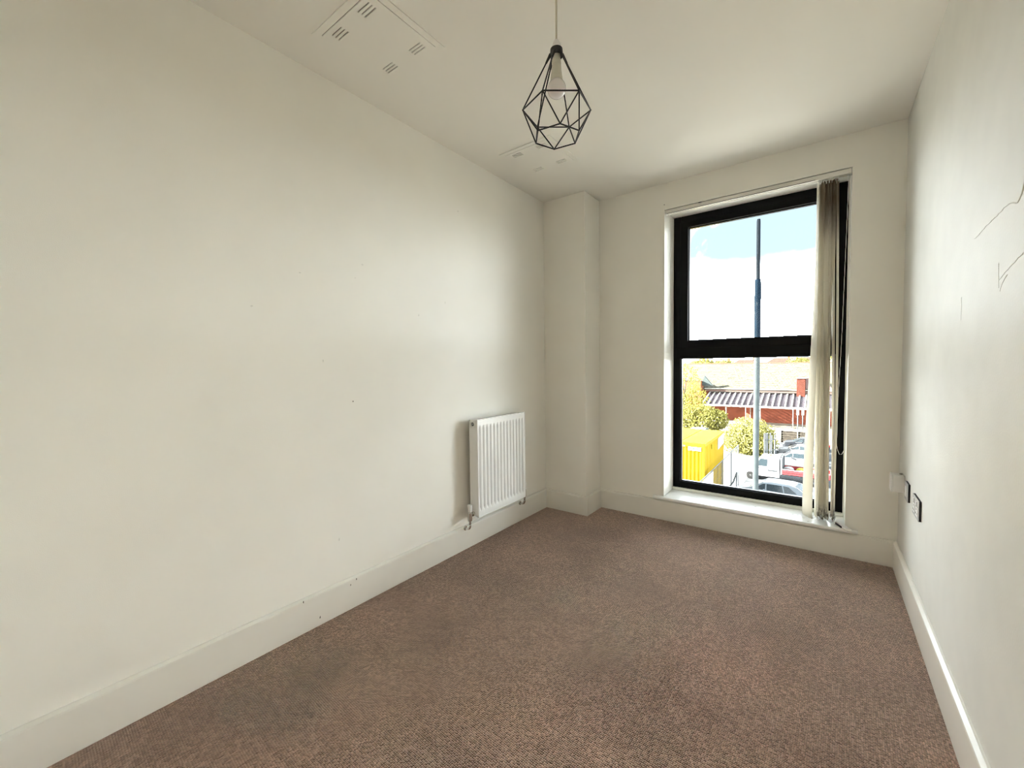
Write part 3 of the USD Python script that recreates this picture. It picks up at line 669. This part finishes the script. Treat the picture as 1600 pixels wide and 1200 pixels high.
# steel uprights (trolley bay)
tb = thing('steel_barrier', 'cluster of upright galvanised rails between the round bush and the parked cars', 'barrier', loc=(-2.58, 47.55, G))
for x, y in ((-0.42, -0.8), (-0.16, -0.5), (0.05, -0.2), (0.16, 0.1), (0.36, 0.9), (-0.29, -0.65)):
    obj('upright', cyl((x, y, 0), (x, y, 3.0 if y < 0 else 2.7), 0.06, 10), M_gs, tb, smooth=40)
for z0, z1 in ((1.1, 1.1), (2.3, 2.2)):
    obj('cross_rail', cyl((-0.42, -0.8, z0), (0.36, 0.9, z1), 0.045, 8), M_gs, tb)
lw = thing('low_wall', 'low brown panelled wall behind the black car', 'low wall', loc=(-0.8, 60.0, G))
for k in range(5):
    obj('board', rb(-1.7, 1.9, -0.06, 0.06, 0.1 + 0.30 * k, 0.38 + 0.30 * k, 0.02), mat('weathered_board', (0.018, 0.015, 0.012), 0.8, var=0.25, vscale=3, spec=0.06), lw)
for x in (-1.7, 0.1, 1.85):
    obj('post', rb(x - 0.07, x + 0.07, -0.14, -0.06, 0, 1.75, 0.02), M_pave, lw)

# ------------------------------------------------------------------ yellow site cabin
M_yel = mat('yellow_paint', (0.15, 0.098, 0.0008), 0.7, spec=0.08, var=0.05, vscale=2)
M_yelroof = mat('yellow_roof_paint', (0.14, 0.112, 0.003), 0.8, spec=0.05, var=0.05, vscale=2)
yc = thing('site_cabin', 'bright yellow ribbed steel site cabin in the car park', 'site cabin')
Y0, Y1, XR, XL, ZT_ = 24.87, 31.1, -4.12, -9.2, -3.88
rib = []
x, k, pitch = XL + 0.08, 0, 0.235
prof = [(XL, Y0 + 0.10)]
while x < XR - 0.2:
    prof += [(x, Y0 + 0.055), (x + 0.05, Y0), (x + 0.135, Y0), (x + 0.185, Y0 + 0.055)]
    x += pitch
prof += [(XR, Y0 + 0.055), (XR, Y0 + 0.10)]
obj('ribbed_wall', prism(prof, ZT_ - 0.25 - G, 'z', G + 0.05), M_yel, yc)
rib2 = [(XR - 0.10, Y0 + 0.1)]
y = Y0 + 0.2
while y < Y1 - 0.3:
    rib2 += [(XR - 0.05, y), (XR, y + 0.05), (XR, y + 0.135), (XR - 0.05, y + 0.185)]
    y += pitch
rib2 += [(XR - 0.05, Y1), (XR - 0.10, Y1)]
obj('ribbed_wall', prism(rib2, ZT_ - 0.2 - G, 'z', G + 0.05), M_yel, yc)
obj('inner_shell', bx(XL + 0.02, XR - 0.09, Y0 + 0.09, Y1 - 0.02, G, ZT_ - 0.1), M_yel, yc)
obj('corner_post', rb(XR - 0.14, XR + 0.012, Y0 - 0.02, Y0 + 0.14, G, ZT_, 0.015), M_yel, yc)
obj('corner_post', rb(XR - 0.14, XR + 0.012, Y1 - 0.14, Y1 + 0.02, G, ZT_, 0.015), M_yel, yc)
obj('top_rail', rb(XL, XR, Y0 - 0.025, Y0 + 0.10, ZT_ - 0.26, ZT_ + 0.004, 0.015), M_yel, yc)
obj('top_rail', rb(XR - 0.10, XR + 0.02, Y0 + 0.1, Y1, ZT_ - 0.20, ZT_ + 0.004, 0.015), M_yel, yc)
obj('roof_panel', rb(-5.595, XR - 0.06, Y0 + 0.06, Y1, ZT_ - 0.12, ZT_ + 0.012, 0.01), M_yelroof, yc)
obj('roof_panel', rb(XL, -5.64, Y0 + 0.06, Y1, ZT_ - 0.12, ZT_ + 0.012, 0.01), M_yelroof, yc)
M_sign = mat('white_sign', (0.188, 0.188, 0.179), 0.5, spec=0.06)
M_ink = mat('dark_ink', (0.0235, 0.0423, 0.0376), 0.6, spec=0.06)
sg = obj('name_sign', rb(-5.10, -4.30, Y0 - 0.045, Y0 - 0.02, -4.37, -4.12, 0.01), M_sign, yc, label='white lettered sign plate')
rng = np.random.default_rng(5)
for k, (x0, w_) in enumerate(((-5.02, .09), (-4.90, .05), (-4.82, .11), (-4.66, .07), (-4.56, .09), (-4.44, .06))):
    obj('lettering', bx(x0, x0 + w_, Y0 - 0.048, Y0 - 0.043, -4.27 + 0.02 * (k % 2), -4.20 + 0.015 * (k % 3)), M_ink, sg)
obj('side_notice', prism([(28.9, -4.9), (30.9, -4.75), (30.9, -3.98), (28.9, -4.12)], 0.03, 'x', XR + 0.01), M_sign, yc, label='white and blue notice on the shaded side')
obj('red_label', rb(-5.62, -5.26, Y0 - 0.04, Y0 - 0.024, -4.16, -4.04, 0.005), mat('red_label_paint', (0.16, 0.0611, 0.0329), 0.5, spec=0.06), yc)
obj('side_light', rb(XR + 0.01, XR + 0.06, 26.8, 26.95, -4.5, -4.2, 0.01), M_yelroof, yc)

# ------------------------------------------------------------------ mesh fence with a white banner beside the cabin
fn = thing('mesh_fence', 'temporary steel mesh fence running back beside the yellow cabin', 'fence')
FX, FH = -3.80, 3.45


def fence_bay(y0, y1, x0=FX, x1=FX):
    a, b = np.array([x0, y0, G]), np.array([x1, y1, G])
    z0, z1 = np.array([0, 0, 0.15]), np.array([0, 0, FH])
    for p, q in ((a + z1, b + z1), (a + z0, b + z0), (a, a + z1), (b, b + z1)):
        obj('fence_tube', cyl(p, q, 0.032, 8), M_gs, fn, smooth=40)
    w = [cyl(a + (b - a) * t + z0, a + (b - a) * t + z1, 0.006, 4) for t in np.linspace(0.04, 0.96, 18)]
    w += [cyl(a + [0, 0, z], b + [0, 0, z], 0.006, 4) for z in np.linspace(0.4, FH - 0.2, 9)]
    obj('wire_mesh', w, M_gs, fn, kind='stuff')


for y in (21.9, 25.4, 28.9, 32.4):
    fence_bay(y, y + 3.4, FX, FX)
bn = thing('fence_banner', 'white printed banner sheet tied to the mesh fence', 'banner')
obj('sheet', bx(FX + 0.035, FX + 0.05, 21.0, 25.6, G + 0.25, G + FH - 0.05), mat('banner_white', (0.197, 0.197, 0.193), 0.6, spec=0.06), bn)
for k in range(9):
    y = 23.0 + 0.28 * k
    obj('print_mark', bx(FX + 0.05, FX + 0.054, y, y + 0.16, G + 1.45 + 0.52 * (k % 3), G + 1.75 + 0.52 * (k % 3)), mat('banner_ink', (0.047, 0.0423, 0.0564), 0.6, spec=0.06), bn)
br = thing('barrier_arm', 'dark sloping rail leaning in front of the truck nose', 'rail')
obj('rail_prop', cyl((-3.62, 28.6, G), (-3.62, 28.6, G + 0.95), 0.04, 8), M_gs, br, smooth=40)
obj('rail', tube([(-3.62, 28.6, G + 0.9), (-3.42, 28.6, G + 1.5), (-3.05, 28.6, G + 2.15), (-2.85, 28.6, G + 2.8)], 0.05, 8), M_gs, br, smooth=40)
obj('rail_prop', tube([(-2.85, 28.6, G + 2.8), (-2.9, 28.2, G + 0.0)], 0.04, 8), M_gs, br, smooth=40)

# ------------------------------------------------------------------ cars
M_tyre = mat('tyre_rubber', (0.0094, 0.0094, 0.0094), 0.8, spec=0.06)
M_cglass_dark = mat('car_glass', (0.012, 0.017, 0.020), 0.10, spec=0.10)
M_headl = mat('headlamp_lens', (0.164, 0.174, 0.179), 0.1, spec=0.06)
M_taill = mat('tail_lamp_red', (0.103, 0.0094, 0.0094), 0.2, spec=0.06)
M_ctrim = mat('chrome_trim', (0.259, 0.263, 0.263), 0.25, metal=1.0)


def paint(name, c):
    return mat(name, c, 0.35, spec=0.10, coat=0.0)


def loft_front(w, belt, roof, lower=0.22, dx=0.0, tw=0.80):
    """Half-outline of the car seen from the front, grown by dx: (y, z)."""
    h = w / 2
    side = [(h * 0.93 + dx, lower - dx), (h * 0.985 + dx, lower + 0.18), (h + dx, belt * 0.72), (h * 0.97 + dx, belt), (h * (tw + 0.06) + dx, roof - 0.12), (h * (tw - 0.04) + dx * 0.7, roof - 0.03 + dx * 0.7), (h * 0.35, roof + 0.02 + dx)]
    return side + [(-y, z) for y, z in reversed(side)]


def car(name, label, loc, rot, body, prof, win, w, belt, roof, length, wheels, group='parked cars', windscreen=None, rear=None, cat='car', pillar=None):
    """A car pointing along +x: side outline intersected with its front and plan outlines; glass follows the same surfaces."""
    t = thing(name, label, cat, group, loc=loc, rotz=rot)
    sd_ = lambda p, d: m3.CrossSection([np.array(p, float)], m3.FillRule.NonZero).offset(d, m3.JoinType.Round)  # noqa: E731
    side = lambda d: sd_(prof, d).extrude(4.0).rotate([90, 0, 0]).translate([0, 2, 0])  # noqa: E731
    front = lambda d: m3.CrossSection([np.array(loft_front(w, belt, roof, dx=d), float)], m3.FillRule.NonZero).extrude(length + 2).rotate([90, 0, 90]).translate([-1, 0, 0])  # noqa: E731
    pl = m3.CrossSection([np.array([(0.0, -w / 2 * .72), (0.25, -w / 2 * .95), (0.7, -w / 2), (length - .8, -w / 2), (length - .25, -w / 2 * .88), (length, -w / 2 * .55), (length, w / 2 * .55), (length - .25, w / 2 * .88), (length - .8, w / 2), (0.7, w / 2), (0.25, w / 2 * .95), (0, w / 2 * .72)])], m3.FillRule.NonZero).offset(0.02, m3.JoinType.Round).extrude(4).translate([0, 0, -1])
    shell = side(0.0) ^ front(0.0) ^ pl
    for x in wheels:
        shell = shell - (m3.Manifold.cylinder(w + 1, 0.36, 0.36, 28).rotate([90, 0, 0]).translate([x, w / 2 + .5, 0.31]) - mbox(-1, length + 1, -w / 2 + .25, w / 2 - .25, -1, 3))
    obj('body', shell, body, t, smooth=28)
    skin = (front(0.008) - front(-0.012))
    for poly in win:
        g = m3.CrossSection([np.array(poly, float)], m3.FillRule.NonZero).extrude(4.0).rotate([90, 0, 0]).translate([0, 2, 0]) ^ skin
        for s in (-1, 1):
            obj('side_window', g ^ (mbox(-1, length + 1, 0.3, 3, 0, 4) if s > 0 else mbox(-1, length + 1, -3, -0.3, 0, 4)), M_cglass_dark, t, smooth=28)
    sskin = side(0.008) - side(-0.012)
    for nm, xr in (('windscreen', windscreen), ('rear_window', rear)):
        if xr:
            zr = (belt + 0.05, roof - 0.09)
            gg = m3.CrossSection([np.array([(-w / 2 * .80, zr[0]), (w / 2 * .80, zr[0]), (w / 2 * .66, zr[1]), (-w / 2 * .66, zr[1])])], m3.FillRule.NonZero).extrude(length + 2).rotate([90, 0, 90]).translate([-1, 0, 0])
            obj(nm, (gg ^ sskin) ^ mbox(xr[0], xr[1], -2, 2, 0, 3), M_cglass_dark, t, smooth=28)
    for x in wheels:
        for s in (-1, 1):
            y0 = s * (w / 2 - 0.12)
            wl_ = obj('wheel', lathe([(0.10, -0.10), (0.25, -0.105), (0.315, -0.085), (0.33, -0.05), (0.33, 0.05), (0.315, 0.085), (0.25, 0.105), (0.10, 0.10)], 24).apply_transform(trimesh.transformations.rotation_matrix(PI / 2, [1, 0, 0])).apply_translation([x, y0, 0.33]), M_tyre, t, smooth=40)
            hub = [cyl((x, y0 + s * 0.07, 0.33), (x, y0 + s * 0.092, 0.33), 0.06, 12)] + [tm(m3.Manifold.cube([0.05, 0.025, 0.20]).translate([-0.025, -0.0125, 0.03]).rotate([0, a, 0]).translate([x, y0 + s * 0.08, 0.33])) for a in range(0, 360, 72)]
            obj('wheel_hub', hub, M_ctrim, wl_)
    for s in (-1, 1):
        obj('headlamp', trimesh.creation.icosphere(2, 1.0).apply_scale([0.10, 0.17, 0.075]).apply_translation([length - 0.13, s * w / 2 * .68, belt * 0.72]), M_headl, t, smooth=True)
        obj('tail_lamp', rb(0.0, 0.24, s * w / 2 * .86 - .10, s * w / 2 * .86 + .09, belt - 0.26, belt - 0.06, 0.03), M_taill, t)
        obj('wing_mirror', trimesh.creation.icosphere(2, 1.0).apply_scale([0.07, 0.11, 0.075]).apply_translation([win[0][0][0] + 0.05 if pillar is None else pillar, s * (w / 2 + 0.06), belt + 0.06]), body, t, smooth=True)
    xa, xb = min(p[0] for q in win for p in q) - .04, max(p[0] for q in win for p in q) + .04
    strip = m3.CrossSection([np.array([(xa, belt + .005), (xb, belt + .005), (xb, belt + .035), (xa, belt + .035)])], m3.FillRule.NonZero).extrude(4).rotate([90, 0, 0]).translate([0, 2, 0]) ^ (front(0.012) - front(-0.01))
    for s in (-1, 1):
        obj('window_trim', strip ^ (mbox(-1, 9, 0.3, 3, 0, 4) if s > 0 else mbox(-1, 9, -3, -0.3, 0, 4)), M_ctrim, t)
    return t


# side outlines, front at the right (x = length); windows rear to front
HATCH = [(0.05, 0.28), (0.0, 0.55), (0.05, 0.95), (0.22, 1.10), (0.72, 1.46), (1.2, 1.56), (2.0, 1.58), (2.6, 1.50), (3.35, 1.06), (4.0, 0.93), (4.28, 0.72), (4.30, 0.40), (4.2, 0.24)]
HW = [[(2.46, 1.05), (3.12, 1.05), (2.62, 1.40), (2.46, 1.43)], [(1.45, 1.05), (2.38, 1.05), (2.38, 1.44), (1.55, 1.47)], [(0.72, 1.10), (1.38, 1.05), (1.47, 1.46), (1.18, 1.44)]]
SAL = [(0.05, 0.28), (0.0, 0.55), (0.05, 0.88), (0.75, 0.98), (1.45, 1.36), (2.1, 1.45), (2.7, 1.38), (3.45, 0.98), (4.2, 0.86), (4.48, 0.66), (4.5, 0.38), (4.4, 0.24)]
SW = [[(2.52, 0.98), (3.22, 0.98), (2.72, 1.28), (2.52, 1.31)], [(1.55, 0.98), (2.44, 0.98), (2.44, 1.33), (1.65, 1.33)], [(1.0, 1.0), (1.48, 0.98), (1.58, 1.31), (1.45, 1.27)]]
A180 = PI
car('parked_car', 'silver grey hatchback nearest the window with a chrome window line', (1.35, 31.8, G), A180 - 0.12, paint('silver_blue_paint', (0.085, 0.097, 0.107)), [(x * 1.1, z * 1.12) for x, z in HATCH], [[(x * 1.1, z * 1.12) for x, z in q] for q in HW], 1.90, 1.12, 1.77, 4.73, (0.85, 3.80), windscreen=(2.75, 3.75), rear=(0.1, 0.95))
car('parked_car', 'silver estate car seen through the truck bed', (1.95, 46.0, G), A180 - 0.03, paint('silver_paint', (0.065, 0.068, 0.07)), HATCH, HW, 1.80, 1.0, 1.58, 4.3, (0.75, 3.45), windscreen=(2.5, 3.4), rear=(0.1, 0.85))
car('parked_car', 'pale silver saloon car between the estate car and the black car', (2.3, 51.2, G), A180 + 0.02, paint('pale_silver_paint', (0.075, 0.078, 0.08)), SAL, SW, 1.80, 0.93, 1.45, 4.5, (0.8, 3.6), windscreen=(2.6, 3.5), rear=(0.7, 1.55))
car('parked_car', 'black saloon car farthest from the window in front of the brown panelled wall', (2.5, 56.4, G), A180 + 0.02, paint('black_car_paint', (0.00846, 0.0094, 0.0113)), SAL, SW, 1.80, 0.93, 1.45, 4.5, (0.8, 3.6), windscreen=(2.6, 3.5), rear=(0.7, 1.55))
car('parked_car', 'white car behind the yellow cabin under the leafy bushes', (-10.0, 57.5, G), A180 + 0.05, paint('white_car_paint', (0.17, 0.17, 0.17)), HATCH, HW, 1.80, 1.0, 1.58, 4.3, (0.75, 3.45), windscreen=(2.5, 3.4), rear=(0.1, 0.85))

# white flat-bed truck with red drop sides (points along +x before it is turned round)
TRK = [(3.45, 0.40), (3.45, 2.02), (3.60, 2.12), (4.6, 2.12), (4.85, 2.04), (5.55, 1.30), (6.45, 1.10), (6.6, 0.85), (6.6, 0.42)]
TW = [[(4.35, 1.30), (5.30, 1.30), (4.85, 1.88), (4.35, 1.90)]]
tk = car('flatbed_truck', 'white flat-bed truck with red drop sides loaded with sacks', (2.35, 39.6, G), A180 - 0.02, paint('truck_white_paint', (0.12, 0.12, 0.122)), TRK, TW, 1.95, 1.25, 2.12, 6.6, (1.1, 5.6), group=None, windscreen=(4.8, 5.6), cat='truck', pillar=5.35)
M_red = mat('red_drop_side', (0.13, 0.017, 0.019), 0.45, spec=0.06)
M_tdark = mat('truck_dark', (0.0235, 0.0258, 0.0282), 0.5, spec=0.06)
obj('headboard', [rb(3.28, 3.34, -1.0, 1.0, 0.75, 2.05, 0.01)], M_tdark, tk)
obj('headboard_post', rb(3.22, 3.36, 0.86, 1.02, 0.7, 2.15, 0.02), M_gs, tk)
obj('headboard_post', rb(3.22, 3.36, -1.02, -0.86, 0.7, 2.15, 0.02), M_gs, tk)
obj('bed_floor', rb(0.0, 3.28, -0.98, 0.98, 0.72, 0.82, 0.01), M_tdark, tk)
for s in (-1, 1):
    d_ = obj('drop_side', rb(0.0, 3.25, s * 1.0 - 0.03, s * 1.0 + 0.03, 0.78, 1.18, 0.01), M_red, tk, label='red hinged drop side')
    obj('drop_side_rail', rb(0.0, 3.25, s * 1.0 - 0.045, s * 1.0 + 0.045, 1.17, 1.23, 0.01), M_pw, d_)
    obj('drop_side_groove', rb(0.05, 3.2, s * 1.035 - 0.008, s * 1.035 + 0.008, 0.93, 0.97, 0.003), mat('dark_red', (0.05, 0.008, 0.008), 0.5, spec=0.06), d_)
obj('tail_board', rb(-0.04, 0.02, -1.0, 1.0, 0.78, 1.18, 0.01), M_red, tk)
obj('side_marking', rb(3.6, 4.3, 0.985, 0.992, 0.92, 1.02, 0.002), M_tdark, tk)
obj('roof_beacon', lathe([(0, 2.11), (0.07, 2.11), (0.07, 2.22), (0.03, 2.25), (0, 2.25)], 12, (4.15, 0.3, 0)), mat('amber_lens', (0.155, 0.0517, 0.0235), 0.2, spec=0.06), tk, smooth=40)
sacks = [('white bulging sack on the truck bed behind the cab', (0.207, 0.207, 0.197), -0.50, 39.98, .31), ('pink and grey bag of rubble on the truck bed by the headboard', (0.122, 0.0705, 0.0752), -0.50, 39.15, .30), ('yellow sack in the middle of the truck bed', (0.207, 0.179, 0.0376), 0.42, 40.0, .31),
         ('small white sack at the near side of the truck bed', (0.197, 0.197, 0.188), 0.36, 39.12, .27), ('grey sack at the tail end of the truck bed', (0.0658, 0.0611, 0.0658), 1.95, 40.0, .26), ('large yellow sack toward the truck tail', (0.207, 0.183, 0.0564), 1.20, 39.45, .33)]
for i, (lab, c, x, y, r) in enumerate(sacks):
    s = trimesh.creation.icosphere(3, 1.0)
    v = s.vertices * [1.25, 1.0, 0.75]
    v *= (0.82 + 0.36 * meshkit.fbm(s.vertices * 1.9 + i * 7.3, 3, i))[:, None]
    v[:, 2] = np.maximum(v[:, 2], -0.55)
    s.vertices = v * r + [x, y, G + 0.82 + 0.55 * r]
    obj('rubble_sack', s, mat(f'sack_cloth_{"abcdef"[i]}', c, 0.8, var=0.25, vscale=8, spec=0.06), None, smooth=True, label=lab, cat='sack', group='sacks on the truck bed')

# ------------------------------------------------------------------ trees, bushes and the far skyline
M_leaf = {}
for nm, c1, c2 in (('yellow_green', (0.164, 0.155, 0.0353), (0.379, 0.331, 0.107)), ('bush_green', (0.132, 0.125, 0.0388), (0.363, 0.315, 0.141)), ('hedge_green', (0.107, 0.102, 0.0283), (0.346, 0.301, 0.099))):
    M_leaf[nm] = usdkit.material(stage, '/World/Looks/leaf_' + nm, {
        'g': ('geometry', {}), 'r': ('rgb_ramp', {'ramp': [(0.0, c1), (1.0, c2)]}), 'd': ('diffuse_bsdf', {}), 't': ('translucent_bsdf', {}), 'm': ('mix_closure', {'fac': 0.35})},
        [('g.random_per_island', 'r.fac'), ('r.color', 'd.color'), ('r.color', 't.color'), ('d.BSDF', 'm.closure1'), ('t.BSDF', 'm.closure2')], surface='m.closure')
M_bark = mat('bark', (0.0564, 0.047, 0.0352), 0.9, var=0.3, vscale=4, spec=0.06)


def leaves(centres, normals, size, rng):
    """Small folded leaf diamonds, four triangles each."""
    n = len(centres)
    a = rng.normal(size=(n, 3))
    a -= (a * normals).sum(1, keepdims=True) * normals * 0.6
    a /= np.linalg.norm(a, axis=1, keepdims=True)
    b = np.cross(normals, a)
    b /= np.linalg.norm(b, axis=1, keepdims=True) + 1e-9
    s = size * (0.6 + 0.8 * rng.random((n, 1)))
    c = np.cross(a, b)
    v = np.stack([centres - a * s, centres + b * s * 0.5 + c * s * 0.15, centres + a * s, centres - b * s * 0.5 + c * s * 0.15, centres], 1).reshape(-1, 3)
    k = np.arange(n)[:, None] * 5
    f = np.concatenate([k + [0, 1, 4], k + [1, 2, 4], k + [2, 3, 4], k + [3, 0, 4]])
    return trimesh.Trimesh(v, f, process=False)


def plant(name, label, cat, blobs, n, size, leaf, seed, trunk=None, group=None):
    """blobs: (x, y, z, rx, ry, rz); leaves gather near each blob's surface, broken into tufts."""
    rng = np.random.default_rng(seed)
    t = thing(name, label, cat, group)
    C, N = [], []
    vol = np.array([b[3] * b[4] + b[3] * b[5] for b in blobs])
    for b, k in zip(blobs, (n * vol / vol.sum()).astype(int)):
        d = rng.normal(size=(k, 3))
        d /= np.linalg.norm(d, axis=1, keepdims=True)
        tuft = meshkit.fbm(d * 3.1 + seed * 3.7 + b[0], 3, seed)
        r = (0.55 + 0.45 * rng.random(k) ** 0.5) * (0.70 + 0.62 * tuft)
        C.append(np.array(b[:3]) + d * r[:, None] * np.array(b[3:]))
        nn = d + rng.normal(size=d.shape) * 0.6
        N.append(nn / np.linalg.norm(nn, axis=1, keepdims=True))
    C, N = np.vstack(C), np.vstack(N)
    ok = C[:, 2] > G + 0.05
    obj('foliage', leaves(C[ok], N[ok], size, rng), M_leaf[leaf], t, kind='stuff')
    x, y = blobs[0][0], blobs[0][1]
    zt = blobs[0][2]
    if trunk:
        obj('trunk', tube([(x, y, G), (x + 0.1, y, (G + zt) / 2), (x + 0.25, y + 0.1, zt)], [trunk, trunk * 0.8, trunk * 0.45], 10), M_bark, t, smooth=True)
        for k in range(7):
            a = rng.random() * 2 * PI
            bb = blobs[k % len(blobs)]
            z0 = G + (zt - G) * (0.35 + 0.08 * k)
            obj('branch', tube(spline([(x + 0.1, y, z0), ((x + bb[0]) / 2 + 0.5 * math.cos(a), (y + bb[1]) / 2 + 0.5 * math.sin(a), z0 + 1.2), (bb[0] + bb[3] * 0.7 * math.cos(a), bb[1] + bb[4] * 0.7 * math.sin(a), bb[2] + 0.4 * bb[5])], 10), np.linspace(trunk * 0.4, 0.03, 10), 6), M_bark, t, smooth=True)
    else:
        obj('stem', [cyl((x, y, G), (x, y, zt), 0.12, 8, 0.05)], M_bark, t)
    return t


plant('tree', 'tall pale yellow-green tree at the left edge of the window view', 'tree', [(-17.0, 70, -2.0, 2.6, 2.4, 3.6), (-15.2, 69.5, -4.6, 2.2, 2.0, 2.2), (-18.8, 70, -4.4, 2.4, 2.2, 2.4), (-16.0, 70, -6.0, 2.6, 2.0, 1.6)], 3400, 0.17, 'yellow_green', 11, trunk=0.22)
plant('bush', 'leafy yellow-green bushes left of the round bush and behind the yellow cabin', 'bush', [(-12.2, 62, -7.0, 2.6, 1.8, 2.2), (-14.6, 62.5, -7.0, 2.2, 1.8, 2.0), (-10.4, 62, -6.9, 1.6, 1.5, 1.6)], 5200, 0.17, 'hedge_green', 12)
plant('bush', 'large round clipped bush behind the truck', 'bush', [(-4.9, 51.0, -7.15, 2.45, 2.2, 2.1), (-4.2, 50.6, -7.8, 2.1, 2.0, 1.7), (-5.8, 50.8, -7.8, 2.1, 2.0, 1.7)], 9000, 0.135, 'bush_green', 13)
for i, (x, y, z, r, lab) in enumerate(((-31, 150, 1.6, 4.0, 'distant tree just right of the left tree crown'), (-23, 140, 1.0, 3.4, 'distant tree above the middle of the pale roof'), (-4.5, 158, 1.4, 3.6, 'distant tree above the right end of the pale roof'), (4, 170, 1.8, 4.5, 'distant tree behind the hanging blind'))):
    plant('distant_tree', lab, 'tree', [(x, y, z - 1.2, r, r * .8, r * .8)], 700, 0.42, 'hedge_green', 30 + i, trunk=0.3)
M_render = mat('house_render', (0.075, 0.07, 0.06), 0.8, spec=0.06)
for i, (x, y, w_, top, wallm, lab) in enumerate(((-38, 175, 9, 2.6, M_render, 'far pale house at the left of the skyline'), (-27.5, 160, 7, 2.3, M_orange, 'far house with orange gable on the skyline'), (-18.5, 150, 8, 2.4, M_render, 'far white house just left of the lamp column'),
                                               (-10.0, 165, 8, 2.9, M_orange, 'far orange brick house just right of the lamp column'), (-3.0, 175, 8, 3.2, M_render, 'far pale house at the right of the skyline'))):
    h = thing('house', lab, 'house')
    ez = top - 1.6
    obj('house_wall', bx(x - w_ / 2, x + w_ / 2, y, y + 6, G, ez), wallm, h)
    obj('house_roof', prism([(x - w_ / 2 - .3, ez - .05), (x - w_ / 2 + 2.2, top), (x + w_ / 2 - 2.2, top), (x + w_ / 2 + .3, ez - .05)], 6.8, 'y', y - 0.4), mat('far_roof', (0.04, 0.028, 0.022), 0.8, spec=0.06), h)
    for s in (-1, 1):
        f_ = obj('house_window', rb(x + s * w_ * .22 - .5, x + s * w_ * .22 + .5, y - 0.06, y + .02, ez - 1.9, ez - 0.7, 0.02), M_pw, h)
        obj('window_pane', bx(x + s * w_ * .22 - .4, x + s * w_ * .22 + .4, y - 0.075, y - 0.05, ez - 1.8, ez - 0.8), M_cglass_dark, f_)
    obj('chimney', rb(x + w_ * .28 - .35, x + w_ * .28 + .35, y + 2.6, y + 3.3, ez, top + 0.9, 0.03), M_orange, h)
